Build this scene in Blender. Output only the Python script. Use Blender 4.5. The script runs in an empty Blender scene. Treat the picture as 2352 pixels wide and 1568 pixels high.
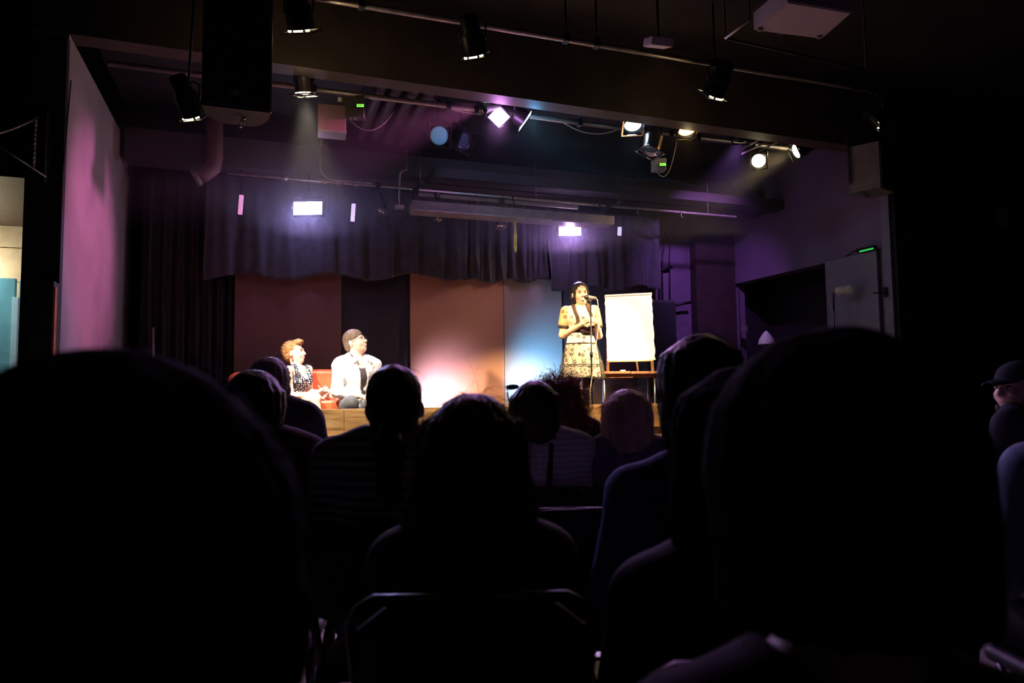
import bpy, bmesh, math, random
import numpy as np
from mathutils import Vector, Matrix

# ------------------------------------------------------------------ camera, world, exposure
SC = bpy.context.scene
COL = SC.collection
F_PX, W_PX, H_PX = 1640.0, 2352.0, 1568.0
YAW, PITCH, ROLL = math.radians(19.5), math.radians(4.05), math.radians(0.65)
CAM = Vector((0.0, 0.0, 1.22))
fwd = Vector((math.sin(YAW) * math.cos(PITCH), math.cos(YAW) * math.cos(PITCH), math.sin(PITCH)))
r0 = Vector((math.cos(YAW), -math.sin(YAW), 0.0))
u0 = r0.cross(fwd)
rgt = r0 * math.cos(ROLL) - u0 * math.sin(ROLL)
upv = r0 * math.sin(ROLL) + u0 * math.cos(ROLL)
cam_data = bpy.data.cameras.new('camera')
cam_data.sensor_width = 36.0
cam_data.lens = F_PX / W_PX * 36.0
cam_data.clip_start = 0.05
cam_data.dof.use_dof = True
cam_data.dof.focus_distance = 7.6
cam_data.dof.aperture_fstop = 3.4
cam = bpy.data.objects.new('camera', cam_data)
COL.objects.link(cam)
cam.matrix_world = Matrix(((rgt.x, upv.x, -fwd.x, CAM.x), (rgt.y, upv.y, -fwd.y, CAM.y), (rgt.z, upv.z, -fwd.z, CAM.z), (0, 0, 0, 1)))
SC.camera = cam
world = bpy.data.worlds.new('dark_room')
SC.world = world
world.use_nodes = True
world.node_tree.nodes['Background'].inputs[0].default_value = (0.55, 0.65, 1.0, 1)
world.node_tree.nodes['Background'].inputs[1].default_value = 0.0004
SC.view_settings.view_transform = 'Standard'
SC.view_settings.look = 'None'
SC.view_settings.exposure = 0.0
SC.view_settings.gamma = 1.0
SC.view_settings.use_curve_mapping = False


def P(px, py, Y=None, X=None, Z=None, d=None):
    """pixel of the 2352x1568 photograph -> point on the plane Y=, X=, Z= or at view depth d"""
    v = fwd + rgt * ((px - W_PX / 2) / F_PX) - upv * ((py - H_PX / 2) / F_PX)
    if Y is not None: t = (Y - CAM.y) / v.y
    elif X is not None: t = (X - CAM.x) / v.x
    elif Z is not None: t = (Z - CAM.z) / v.z
    else: t = d
    return CAM + v * t


def spot(parent, loc, target, color, power, angle=30, blend=0.5, radius=0.06, name='spot_light'):
    l = bpy.data.lights.new(name, 'SPOT')
    l.color = color; l.energy = power; l.spot_size = math.radians(angle); l.spot_blend = blend
    l.shadow_soft_size = radius
    o = bpy.data.objects.new(name, l); COL.objects.link(o)
    dr = (Vector(target) - Vector(loc)).normalized()
    o.matrix_world = Matrix.Translation(Vector(loc)) @ dr.to_track_quat('-Z', 'Y').to_matrix().to_4x4()
    if parent is not None:
        o.parent = parent
        o.matrix_parent_inverse = parent.matrix_basis.inverted()
    return o


def area(parent, loc, target, color, power, sx, sy, name='area_light', spread=180):
    l = bpy.data.lights.new(name, 'AREA'); l.shape = 'RECTANGLE'
    l.color = color; l.energy = power; l.size = sx; l.size_y = sy; l.spread = math.radians(spread)
    o = bpy.data.objects.new(name, l); COL.objects.link(o)
    dr = (Vector(target) - Vector(loc)).normalized()
    o.matrix_world = Matrix.Translation(Vector(loc)) @ dr.to_track_quat('-Z', 'Y').to_matrix().to_4x4()
    if parent is not None:
        o.parent = parent
        o.matrix_parent_inverse = parent.matrix_basis.inverted()
    return o


# ------------------------------------------------------------------ materials
MATS = {}


def mat(name, col, rough=0.6, metal=0.0, var=0.25, scale=8.0, bump=0.0, bscale=60.0, emit=0.0, ecol=None, coat=0.0, spec=0.5, sheen=0.0, stretch=(1, 1, 1)):
    if name in MATS: return MATS[name]
    m = bpy.data.materials.new(name); m.use_nodes = True
    nt = m.node_tree; b = nt.nodes['Principled BSDF']
    tc = nt.nodes.new('ShaderNodeTexCoord'); mp = nt.nodes.new('ShaderNodeMapping')
    mp.inputs['Scale'].default_value = stretch
    nt.links.new(tc.outputs['Object'], mp.inputs['Vector'])
    if var > 0:
        n = nt.nodes.new('ShaderNodeTexNoise'); n.inputs['Scale'].default_value = scale; n.inputs['Detail'].default_value = 5
        nt.links.new(mp.outputs[0], n.inputs['Vector'])
        r = nt.nodes.new('ShaderNodeValToRGB')
        r.color_ramp.elements[0].position = 0.3; r.color_ramp.elements[1].position = 0.7
        lo = [max(0, c * (1 - var)) for c in col]; hi = [min(1, c * (1 + var)) for c in col]
        r.color_ramp.elements[0].color = (*lo, 1); r.color_ramp.elements[1].color = (*hi, 1)
        nt.links.new(n.outputs['Fac'], r.inputs[0]); nt.links.new(r.outputs[0], b.inputs['Base Color'])
    else:
        b.inputs['Base Color'].default_value = (*col, 1)
    if bump > 0:
        n2 = nt.nodes.new('ShaderNodeTexNoise'); n2.inputs['Scale'].default_value = bscale; n2.inputs['Detail'].default_value = 4
        nt.links.new(mp.outputs[0], n2.inputs['Vector'])
        bp = nt.nodes.new('ShaderNodeBump'); bp.inputs['Strength'].default_value = bump; bp.inputs['Distance'].default_value = 0.01
        nt.links.new(n2.outputs['Fac'], bp.inputs['Height']); nt.links.new(bp.outputs[0], b.inputs['Normal'])
    b.inputs['Roughness'].default_value = rough; b.inputs['Metallic'].default_value = metal
    b.inputs['Coat Weight'].default_value = coat; b.inputs['Specular IOR Level'].default_value = spec
    b.inputs['Sheen Weight'].default_value = sheen
    if emit > 0:
        b.inputs['Emission Color'].default_value = (*(ecol or col), 1); b.inputs['Emission Strength'].default_value = emit
    MATS[name] = m
    return m


def wood_mat(name, c1, c2, c3, rough=0.45, along='x'):
    if name in MATS: return MATS[name]
    m = bpy.data.materials.new(name); m.use_nodes = True
    nt = m.node_tree; b = nt.nodes['Principled BSDF']; L = nt.links
    tc = nt.nodes.new('ShaderNodeTexCoord'); mp = nt.nodes.new('ShaderNodeMapping')
    mp.inputs['Scale'].default_value = (1.2, 9, 9) if along == 'x' else (9, 9, 1.2)
    L.new(tc.outputs['Object'], mp.inputs[0])
    n = nt.nodes.new('ShaderNodeTexNoise'); n.inputs['Scale'].default_value = 2.2; n.inputs['Detail'].default_value = 6; n.inputs['Distortion'].default_value = 0.8
    L.new(mp.outputs[0], n.inputs['Vector'])
    r = nt.nodes.new('ShaderNodeValToRGB'); e = r.color_ramp.elements
    e[0].position = 0.3; e[0].color = (*c1, 1); e[1].position = 0.72; e[1].color = (*c3, 1)
    x = r.color_ramp.elements.new(0.5); x.color = (*c2, 1)
    L.new(n.outputs['Fac'], r.inputs[0])
    # knots
    v = nt.nodes.new('ShaderNodeTexVoronoi'); v.inputs['Scale'].default_value = 2.6
    mp2 = nt.nodes.new('ShaderNodeMapping'); mp2.inputs['Scale'].default_value = (0.8, 1.6, 1.6) if along == 'x' else (1.6, 1.6, .8)
    L.new(tc.outputs['Object'], mp2.inputs[0]); L.new(mp2.outputs[0], v.inputs['Vector'])
    k = nt.nodes.new('ShaderNodeValToRGB'); k.color_ramp.elements[0].position = 0.05; k.color_ramp.elements[1].position = 0.2
    k.color_ramp.elements[0].color = (0.35, 0.3, 0.25, 1); k.color_ramp.elements[1].color = (1, 1, 1, 1)
    L.new(v.outputs['Distance'], k.inputs[0])
    mx = nt.nodes.new('ShaderNodeMix'); mx.data_type = 'RGBA'; mx.blend_type = 'MULTIPLY'; mx.inputs[0].default_value = 1
    L.new(r.outputs[0], mx.inputs[6]); L.new(k.outputs[0], mx.inputs[7]); L.new(mx.outputs[2], b.inputs['Base Color'])
    bp = nt.nodes.new('ShaderNodeBump'); bp.inputs['Strength'].default_value = 0.25; bp.inputs['Distance'].default_value = 0.01
    L.new(n.outputs['Fac'], bp.inputs['Height']); L.new(bp.outputs[0], b.inputs['Normal'])
    b.inputs['Roughness'].default_value = rough
    MATS[name] = m
    return m


def dots_mat(name, base, dot, scale, size, rough=0.7, ring=False):
    """cloth printed with dots (Voronoi cells)"""
    if name in MATS: return MATS[name]
    m = bpy.data.materials.new(name); m.use_nodes = True
    nt = m.node_tree; b = nt.nodes['Principled BSDF']; L = nt.links
    tc = nt.nodes.new('ShaderNodeTexCoord')
    v = nt.nodes.new('ShaderNodeTexVoronoi'); v.inputs['Scale'].default_value = scale; v.inputs['Randomness'].default_value = 0.55
    L.new(tc.outputs['Object'], v.inputs['Vector'])
    r = nt.nodes.new('ShaderNodeValToRGB'); e = r.color_ramp.elements
    e[0].position = size; e[0].color = (*dot, 1); e[1].position = size + 0.06; e[1].color = (*base, 1)
    if ring:
        x = r.color_ramp.elements.new(size * 0.45); x.color = tuple(0.5 * a + 0.5 * c for a, c in zip(dot, base)) + (1,)
    L.new(v.outputs['Distance'], r.inputs[0])
    L.new(r.outputs[0], b.inputs['Base Color']); b.inputs['Roughness'].default_value = rough
    MATS[name] = m
    return m


def sheer_mat(name, col, alpha):
    if name in MATS: return MATS[name]
    m = bpy.data.materials.new(name); m.use_nodes = True
    nt = m.node_tree; b = nt.nodes['Principled BSDF']; L = nt.links
    b.inputs['Base Color'].default_value = (*col, 1); b.inputs['Roughness'].default_value = 0.6
    tc = nt.nodes.new('ShaderNodeTexCoord')
    n = nt.nodes.new('ShaderNodeTexNoise'); n.inputs['Scale'].default_value = 14; n.inputs['Detail'].default_value = 3
    L.new(tc.outputs['Object'], n.inputs['Vector'])
    v = nt.nodes.new('ShaderNodeTexVoronoi'); v.inputs['Scale'].default_value = 24
    L.new(tc.outputs['Object'], v.inputs['Vector'])
    r = nt.nodes.new('ShaderNodeValToRGB'); e = r.color_ramp.elements
    e[0].position = 0.22; e[0].color = (1, 1, 1, 1); e[1].position = 0.3; e[1].color = (alpha, alpha, alpha, 1)
    L.new(v.outputs['Distance'], r.inputs[0])
    mr = nt.nodes.new('ShaderNodeMapRange'); mr.inputs[1].default_value = 0.35; mr.inputs[2].default_value = 0.65; mr.inputs[3].default_value = 0.6; mr.inputs[4].default_value = 1.3
    L.new(n.outputs['Fac'], mr.inputs[0])
    mu = nt.nodes.new('ShaderNodeMath'); mu.operation = 'MULTIPLY'; mu.use_clamp = True
    L.new(r.outputs[0], mu.inputs[0]); L.new(mr.outputs[0], mu.inputs[1])
    L.new(mu.outputs[0], b.inputs['Alpha'])
    MATS[name] = m
    return m


def strand_mat(base):
    """hair fibres: partly let light through, so they glow when lit from behind"""
    name = base + '_fibre'
    if name in MATS: return MATS[name]
    m = bpy.data.materials.new(name); m.use_nodes = True
    nt = m.node_tree; b = nt.nodes['Principled BSDF']
    src = MATS[base].node_tree.nodes['Principled BSDF'].inputs['Base Color']
    ramp = src.links[0].from_node if src.links else None
    col = ramp.color_ramp.elements[1].color[:] if ramp else src.default_value[:]
    tc = nt.nodes.new('ShaderNodeTexCoord'); n = nt.nodes.new('ShaderNodeTexNoise'); n.inputs['Scale'].default_value = 30
    nt.links.new(tc.outputs['Object'], n.inputs['Vector'])
    mx = nt.nodes.new('ShaderNodeMix'); mx.data_type = 'RGBA'
    mx.inputs[6].default_value = tuple(min(1, c * 0.8) for c in col[:3]) + (1,); mx.inputs[7].default_value = tuple(min(1, c * 1.3) for c in col[:3]) + (1,)
    nt.links.new(n.outputs['Fac'], mx.inputs[0]); nt.links.new(mx.outputs[2], b.inputs['Base Color']); b.inputs['Roughness'].default_value = 0.6; b.inputs['Specular IOR Level'].default_value = 0.1
    tr = nt.nodes.new('ShaderNodeBsdfTranslucent'); nt.links.new(mx.outputs[2], tr.inputs['Color'])
    ms = nt.nodes.new('ShaderNodeMixShader'); ms.inputs[0].default_value = 0.5
    nt.links.new(b.outputs[0], ms.inputs[1]); nt.links.new(tr.outputs[0], ms.inputs[2]); nt.links.new(ms.outputs[0], nt.nodes['Material Output'].inputs['Surface'])
    MATS[name] = m
    return m


def emis(name, col, strength):
    return mat(name, col, 0.5, 0, var=0, emit=strength, ecol=col)


# ------------------------------------------------------------------ scene graph helpers
def tag(o, label=None, cat=None, group=None, kind=None):
    if label: o['label'] = label
    if cat: o['category'] = cat
    if group: o['group'] = group
    if kind: o['kind'] = kind
    return o


def thing(name, label, cat, loc=(0, 0, 0), rz=0.0, group=None):
    o = bpy.data.objects.new(name, None); COL.objects.link(o)
    o.empty_display_size = 0.1
    o.matrix_basis = Matrix.Translation(Vector(loc)) @ Matrix.Rotation(rz, 4, 'Z')
    return tag(o, label, cat, group)


def wm(o):
    return o.matrix_basis.copy() if o.parent is None else wm(o.parent) @ o.matrix_parent_inverse @ o.matrix_basis


def obj(name, me, material, parent=None, smooth=False, world=False):
    """link a mesh; with world=True its coordinates are world ones although it has a parent"""
    if isinstance(me, bmesh.types.BMesh):
        m = bpy.data.meshes.new(name); me.to_mesh(m); me.free(); me = m
    if material is not None:
        me.materials.clear(); me.materials.append(MATS[material] if isinstance(material, str) else material)
    if smooth:
        me.polygons.foreach_set('use_smooth', [True] * len(me.polygons))
    o = bpy.data.objects.new(name, me); COL.objects.link(o)
    if parent is not None:
        o.parent = parent
        if world: o.matrix_parent_inverse = wm(parent).inverted()
    return o


def struct(name, bm, material, parent=None):
    o = obj(name, bm, material, parent)
    o['kind'] = 'structure'
    return o


def bx(bm, c, s, rot=None, bev=0.0):
    """box centre c, full size s, optional 3x3/4x4 rotation, optional bevel"""
    M = Matrix.Translation(Vector(c)) @ (rot.to_4x4() if rot is not None else Matrix.Identity(4)) @ Matrix.Diagonal((*s, 1))
    r = bmesh.ops.create_cube(bm, size=1.0, matrix=M)
    if bev > 0:
        vs = set(r['verts']); es = [e for e in bm.edges if e.verts[0] in vs and e.verts[1] in vs]
        bmesh.ops.bevel(bm, geom=es, offset=bev, segments=2, profile=0.7, affect='EDGES')
    return bm


def box(c, s, rot=None, bev=0.0):
    return bx(bmesh.new(), c, s, rot, bev)


def box2(a, b, bev=0.0):
    c = [(x + y) / 2 for x, y in zip(a, b)]; s = [abs(x - y) for x, y in zip(a, b)]
    return box(c, s, None, bev)


def tube(pts, r, n=8, bm=None, r2=None, cap=True):
    """round tube swept along a polyline"""
    bm = bm or bmesh.new()
    pts = [Vector(p) for p in pts]; m = len(pts)
    rings = []
    prev = None
    for i, p in enumerate(pts):
        t = (pts[min(i + 1, m - 1)] - pts[max(i - 1, 0)]).normalized()
        if prev is None:
            a = Vector((0, 0, 1)) if abs(t.z) < 0.9 else Vector((1, 0, 0))
            a = (a - t * a.dot(t)).normalized()
        else:
            a = (prev - t * prev.dot(t)).normalized()
        prev = a; b = t.cross(a)
        rr = r if r2 is None else r + (r2 - r) * i / max(1, m - 1)
        rings.append([bm.verts.new(p + (a * math.cos(2 * math.pi * k / n) + b * math.sin(2 * math.pi * k / n)) * rr) for k in range(n)])
    for i in range(m - 1):
        for k in range(n):
            f = bm.faces.new((rings[i][k], rings[i][(k + 1) % n], rings[i + 1][(k + 1) % n], rings[i + 1][k])); f.smooth = True
    if cap:
        bm.faces.new(list(reversed(rings[0]))); bm.faces.new(rings[-1])
    return bm


def lathe(profile, n=24, bm=None, M=None, cap=False):
    """profile [(radius, z)] turned about the local z axis; M places it"""
    bm = bm or bmesh.new(); M = M or Matrix.Identity(4)
    rings = []
    for r, z in profile:
        rings.append([bm.verts.new(M @ Vector((r * math.cos(2 * math.pi * k / n), r * math.sin(2 * math.pi * k / n), z))) for k in range(n)])
    for i in range(len(rings) - 1):
        for k in range(n):
            f = bm.faces.new((rings[i][k], rings[i][(k + 1) % n], rings[i + 1][(k + 1) % n], rings[i + 1][k])); f.smooth = True
    if cap:
        bm.faces.new(list(reversed(rings[0]))); bm.faces.new(rings[-1])
    return bm


def disc(M, r, n=24, bm=None, z=0.0):
    bm = bm or bmesh.new()
    bm.faces.new([bm.verts.new(M @ Vector((r * math.cos(2 * math.pi * k / n), r * math.sin(2 * math.pi * k / n), z))) for k in range(n)])
    return bm


def arc_pts(a, b, sag, n=10):
    a = Vector(a); b = Vector(b)
    return [a.lerp(b, i / n) - Vector((0, 0, sag * 4 * (i / n) * (1 - i / n))) for i in range(n + 1)]


def aim(loc, target, roll=0.0):
    """matrix whose +z axis points from loc to target"""
    dr = (Vector(target) - Vector(loc)).normalized()
    return Matrix.Translation(Vector(loc)) @ dr.to_track_quat('Z', 'Y').to_matrix().to_4x4() @ Matrix.Rotation(roll, 4, 'Z')


# ------------------------------------------------------------------ smooth solids (distance fields meshed with surface nets)
def rotm(rx=0, ry=0, rz=0):
    return (Matrix.Rotation(rz, 3, 'Z') @ Matrix.Rotation(ry, 3, 'Y') @ Matrix.Rotation(rx, 3, 'X'))


class Field:
    def __init__(s): s.ops = []

    def cap(s, a, b, ra, rb, k=0.03, op='u'):
        a = np.array(a, float); b = np.array(b, float)
        lo = np.minimum(a - ra, b - rb) ; hi = np.maximum(a + ra, b + rb)
        ba = b - a; L2 = max(1e-9, float(ba @ ba))
        def f(X, Y, Z):
            t = np.clip(((X - a[0]) * ba[0] + (Y - a[1]) * ba[1] + (Z - a[2]) * ba[2]) / L2, 0, 1)
            return np.sqrt((X - a[0] - t * ba[0]) ** 2 + (Y - a[1] - t * ba[1]) ** 2 + (Z - a[2] - t * ba[2]) ** 2) - (ra + (rb - ra) * t)
        s.ops.append((op, f, lo, hi, k)); return s

    def chain(s, pts, rs, k=0.03):
        for i in range(len(pts) - 1): s.cap(pts[i], pts[i + 1], rs[i], rs[i + 1], k)
        return s

    def ell(s, c, r, R=None, k=0.03, op='u'):
        c = np.array(c, float); r = np.array(r, float)
        M = np.array(R.transposed() if R is not None else Matrix.Identity(3))
        m = float(r.max()); lo = c - m; hi = c + m
        def f(X, Y, Z):
            x, y, z = X - c[0], Y - c[1], Z - c[2]
            q = [(M[i, 0] * x + M[i, 1] * y + M[i, 2] * z) / r[i] for i in range(3)]
            k0 = np.sqrt(q[0] ** 2 + q[1] ** 2 + q[2] ** 2) + 1e-6
            k1 = np.sqrt((q[0] / r[0]) ** 2 + (q[1] / r[1]) ** 2 + (q[2] / r[2]) ** 2) + 1e-6
            return k0 * (k0 - 1) / k1
        s.ops.append((op, f, lo, hi, k)); return s

    def rbox(s, c, h, rad, R=None, k=0.02, op='u'):
        c = np.array(c, float); h = np.array(h, float) - rad
        M = np.array(R.transposed() if R is not None else Matrix.Identity(3))
        m = float(np.linalg.norm(h + rad)); lo = c - m; hi = c + m
        def f(X, Y, Z):
            x, y, z = X - c[0], Y - c[1], Z - c[2]
            q = [np.abs(M[i, 0] * x + M[i, 1] * y + M[i, 2] * z) - h[i] for i in range(3)]
            o = np.sqrt(np.maximum(q[0], 0) ** 2 + np.maximum(q[1], 0) ** 2 + np.maximum(q[2], 0) ** 2)
            return o + np.minimum(np.maximum(q[0], np.maximum(q[1], q[2])), 0) - rad
        s.ops.append((op, f, lo, hi, k)); return s

    def loft(s, rows, k=0.02, op='u'):
        """rows (z, cx, cy, half_x, half_y) from top to bottom: stacked ellipses"""
        rows = sorted(rows); A = np.array(rows, float)
        mx = max(abs(r[1]) + r[3] for r in rows); my = max(abs(r[2]) + r[4] for r in rows)
        lo = np.array([-mx, -my, A[0, 0]]); hi = np.array([mx, my, A[-1, 0]])
        def f(X, Y, Z):
            zz = np.clip(Z, A[0, 0], A[-1, 0])
            cx, cy, hx, hy = (np.interp(zz, A[:, 0], A[:, i]) for i in (1, 2, 3, 4))
            q = np.sqrt(((X - cx) / hx) ** 2 + ((Y - cy) / hy) ** 2)
            d = (q - 1) * np.minimum(hx, hy)
            return np.maximum(d, np.maximum(A[0, 0] - Z, Z - A[-1, 0]))
        s.ops.append((op, f, lo, hi, k)); return s

    def cut(s, n, c):
        n = np.array(n, float)
        s.ops.append(('cut', lambda X, Y, Z: n[0] * X + n[1] * Y + n[2] * Z - c, None, None, 0)); return s

    def mesh(s, h, name='solid', pad=0.02):
        lo = np.min([o[2] for o in s.ops if o[0] == 'u'], axis=0) - pad - 2 * h
        hi = np.max([o[3] for o in s.ops if o[0] == 'u'], axis=0) + pad + 2 * h
        n = np.ceil((hi - lo) / h).astype(int) + 1
        ax = [lo[i] + h * np.arange(n[i]) for i in range(3)]
        D = np.full(tuple(n), 1.0, np.float32)
        for op, f, a, b, k in s.ops:
            if a is None:
                i0 = np.zeros(3, int); i1 = n
            else:
                m = 2 * h + 2 * k
                i0 = np.clip(np.floor((a - m - lo) / h).astype(int), 0, n); i1 = np.clip(np.ceil((b + m - lo) / h).astype(int) + 1, 0, n)
            if (i1 <= i0).any(): continue
            sl = tuple(slice(i0[i], i1[i]) for i in range(3))
            X, Y, Z = ax[0][sl[0]][:, None, None], ax[1][sl[1]][None, :, None], ax[2][sl[2]][None, None, :]
            d = f(X, Y, Z); g = D[sl]
            if op == 'u':
                e = np.maximum(k - np.abs(g - d), 0) / max(k, 1e-6)
                D[sl] = np.minimum(g, d) - e * e * k * 0.25
            elif op == 's':
                e = np.maximum(k - np.abs(g + d), 0) / max(k, 1e-6)
                D[sl] = np.maximum(g, -d) + e * e * k * 0.25
            else:
                D[sl] = np.maximum(g, d)
        return nets(D, lo, h, name)


def nets(D, lo, h, name):
    S = D < 0
    n = D.shape
    cnt = np.zeros(tuple(x - 1 for x in n), np.int8)
    offs = [(i, j, k) for i in (0, 1) for j in (0, 1) for k in (0, 1)]
    def sub(A, o): return A[o[0]:n[0] - 1 + o[0], o[1]:n[1] - 1 + o[1], o[2]:n[2] - 1 + o[2]]
    for o in offs: cnt += sub(S, o)
    act = (cnt > 0) & (cnt < 8)
    ijk = np.argwhere(act); m = len(ijk)
    idx = np.full(act.shape, -1, np.int32); idx[act] = np.arange(m)
    acc = np.zeros((m, 3)); c = np.zeros(m)
    for a in offs:
        for axis in range(3):
            if a[axis]: continue
            b = list(a); b[axis] = 1
            da = D[ijk[:, 0] + a[0], ijk[:, 1] + a[1], ijk[:, 2] + a[2]]; db = D[ijk[:, 0] + b[0], ijk[:, 1] + b[1], ijk[:, 2] + b[2]]
            cr = (da < 0) != (db < 0)
            t = np.where(cr, da / np.where(cr, da - db, 1), 0)
            p = np.tile(np.array(a, float), (m, 1)); p[:, axis] += t
            acc[cr] += p[cr]; c[cr] += 1
    V = (ijk + acc / np.maximum(c, 1)[:, None]) * h + np.array(lo)
    faces = []
    for axis in range(3):
        u, v = (axis + 1) % 3, (axis + 2) % 3
        sa = [slice(None)] * 3; sb = [slice(None)] * 3
        sa[axis] = slice(0, -1); sb[axis] = slice(1, None)
        A = S[tuple(sa)]; B = S[tuple(sb)]
        e = np.argwhere(A != B)
        e = e[(e[:, u] > 0) & (e[:, v] > 0) & (e[:, u] < n[u] - 1) & (e[:, v] < n[v] - 1)]
        if not len(e): continue
        ins = A[e[:, 0], e[:, 1], e[:, 2]]
        q = []
        for du, dv in ((-1, -1), (0, -1), (0, 0), (-1, 0)):
            w = e.copy(); w[:, u] += du; w[:, v] += dv
            q.append(idx[w[:, 0], w[:, 1], w[:, 2]])
        q = np.stack(q, 1)
        q[~ins] = q[~ins][:, ::-1]
        faces.append(q[(q >= 0).all(1)])
    Fq = np.concatenate(faces) if faces else np.zeros((0, 4), int)
    me = bpy.data.meshes.new(name)
    me.vertices.add(m); me.vertices.foreach_set('co', V.astype(np.float32).ravel())
    me.loops.add(len(Fq) * 4); me.loops.foreach_set('vertex_index', Fq.astype(np.int32).ravel())
    me.polygons.add(len(Fq)); me.polygons.foreach_set('loop_start', np.arange(0, len(Fq) * 4, 4, dtype=np.int32))
    me.polygons.foreach_set('use_smooth', np.ones(len(Fq), bool))
    me.update(calc_edges=True); me.validate()
    return me


def verts_np(me):
    a = np.empty(len(me.vertices) * 3, np.float32); me.vertices.foreach_get('co', a); return a.reshape(-1, 3)


def norms_np(me):
    a = np.empty(len(me.vertices) * 3, np.float32); me.vertices.foreach_get('normal', a); return a.reshape(-1, 3)


def displace(me, fn):
    """move every vertex along its normal by fn(points)"""
    v = verts_np(me); nn = norms_np(me)
    v = v + nn * fn(v)[:, None]
    me.vertices.foreach_set('co', v.astype(np.float32).ravel()); me.update()
    return me


def wob(p, f, seed=0.0):
    """cheap smooth noise in about -1..1"""
    x, y, z = p[:, 0] * f, p[:, 1] * f, p[:, 2] * f
    return (np.sin(x * 1.3 + 1.7 * np.sin(y * 0.9 + seed) + seed) + np.sin(y * 1.7 + 1.3 * np.sin(z * 1.1 + 2 * seed)) + np.sin(z * 1.5 + 1.9 * np.sin(x * 0.8 + 3 * seed))) / 3


def strands(me, count, length, seed=1, lift=0.005, r=0.0006, zmin=None, wave=0.004, curl=0.0, hug=3.2):
    """single hairs lying over a hair solid: one joined mesh"""
    rng = np.random.default_rng(seed)
    v = verts_np(me); nn = norms_np(me)
    ok = np.arange(len(v)) if zmin is None else np.where(v[:, 2] > zmin)[0]
    pick = rng.choice(ok, count)
    seg = 7
    p0 = v[pick]; n0 = nn[pick]
    dn = np.zeros_like(p0); dn[:, 2] = -1
    t = dn - n0 * (dn * n0).sum(1)[:, None]
    t += rng.normal(0, 0.12, t.shape); t /= np.linalg.norm(t, axis=1)[:, None] + 1e-6
    Ls = length * rng.uniform(0.4, 1.2, count); ph = rng.uniform(0, 6.28, (count, 2)); li = rng.uniform(0.2, 1.6, count) * lift
    b = np.cross(n0, t)
    VV = []; FF = []
    for i in range(seg + 1):
        s = i / seg
        c = p0 + t * (Ls * s)[:, None] + n0 * (li * np.sin(s * 2.6) - hug * (Ls * s) ** 2 + wave * np.sin(ph[:, 0] + s * (6 + 20 * curl)) * s)[:, None] + b * (wave * np.sin(ph[:, 1] + s * (5 + 22 * curl)) * s)[:, None]
        rr = r * (1 - 0.6 * s)
        for k in range(3):
            a = 2 * math.pi * k / 3
            VV.append(c + (n0 * math.cos(a) + b * math.sin(a)) * rr)
    VV = np.stack(VV, 1)  # count, (seg+1)*3, 3
    m = (seg + 1) * 3
    base = []
    for i in range(seg):
        for k in range(3):
            base.append((i * 3 + k, i * 3 + (k + 1) % 3, (i + 1) * 3 + (k + 1) % 3, (i + 1) * 3 + k))
    base = np.array(base)
    Fq = (base[None] + (np.arange(count) * m)[:, None, None]).reshape(-1, 4)
    V = VV.reshape(-1, 3)
    out = bpy.data.meshes.new('hair_strands')
    out.vertices.add(len(V)); out.vertices.foreach_set('co', V.astype(np.float32).ravel())
    out.loops.add(len(Fq) * 4); out.loops.foreach_set('vertex_index', Fq.astype(np.int32).ravel())
    out.polygons.add(len(Fq)); out.polygons.foreach_set('loop_start', np.arange(0, len(Fq) * 4, 4, dtype=np.int32))
    out.polygons.foreach_set('use_smooth', np.ones(len(Fq), bool))
    out.update(calc_edges=True)
    return out

# ------------------------------------------------------------------ palette
mat('black_paint', (0.016, 0.014, 0.015), 0.75, var=0.4, scale=3, bump=0.1, bscale=40)
mat('header_paint', (0.06, 0.042, 0.03), 0.6, var=0.25, scale=2.5, bump=0.08, bscale=30)
mat('soffit_paint', (0.06, 0.045, 0.05), 0.55, var=0.3, scale=2)
mat('plaster', (0.42, 0.36, 0.38), 0.8, var=0.18, scale=1.6, bump=0.15, bscale=25)
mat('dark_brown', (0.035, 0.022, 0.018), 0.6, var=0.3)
mat('orange_lit_edge', (0.7, 0.2, 0.05), 0.5, var=0.3)
mat('floor_stain', (0.34, 0.28, 0.26), 0.4, var=0.4, scale=4, bump=0.1)
mat('deck_black', (0.05, 0.042, 0.04), 0.5, var=0.3, scale=3)
mat('curtain', (0.05, 0.048, 0.062), 0.85, var=0.25, scale=14, sheen=0.25)
mat('black_metal', (0.02, 0.02, 0.022), 0.4, 0.6, var=0.2)
mat('pipe_metal', (0.40, 0.34, 0.30), 0.4, 0.7, var=0.25, scale=10)
mat('grey_box', (0.22, 0.19, 0.17), 0.55, 0.2, var=0.2)
mat('chrome', (0.75, 0.73, 0.72), 0.16, 1.0, var=0.08)
mat('panel_maroon', (0.17, 0.085, 0.085), 0.55, var=0.08, scale=2)
mat('panel_navy', (0.03, 0.025, 0.038), 0.5, var=0.15, scale=2)
mat('panel_tan', (0.46, 0.22, 0.15), 0.5, var=0.06, scale=2)
mat('panel_grey', (0.36, 0.30, 0.27), 0.42, var=0.07, scale=2)
mat('panel_plum', (0.09, 0.06, 0.07), 0.5, var=0.12, scale=2)
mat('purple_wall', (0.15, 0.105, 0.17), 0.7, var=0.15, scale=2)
mat('door_paint', (0.17, 0.15, 0.20), 0.6, var=0.1, scale=2)
mat('white_plastic', (0.75, 0.72, 0.70), 0.5, var=0.06)
wood_mat('stage_pine', (0.24, 0.11, 0.04), (0.44, 0.25, 0.10), (0.62, 0.40, 0.18), 0.4)
wood_mat('table_wood', (0.22, 0.08, 0.04), (0.36, 0.15, 0.08), (0.45, 0.22, 0.12), 0.35)
wood_mat('easel_wood', (0.55, 0.38, 0.22), (0.65, 0.46, 0.28), (0.72, 0.54, 0.35), 0.5, along='z')
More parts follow.
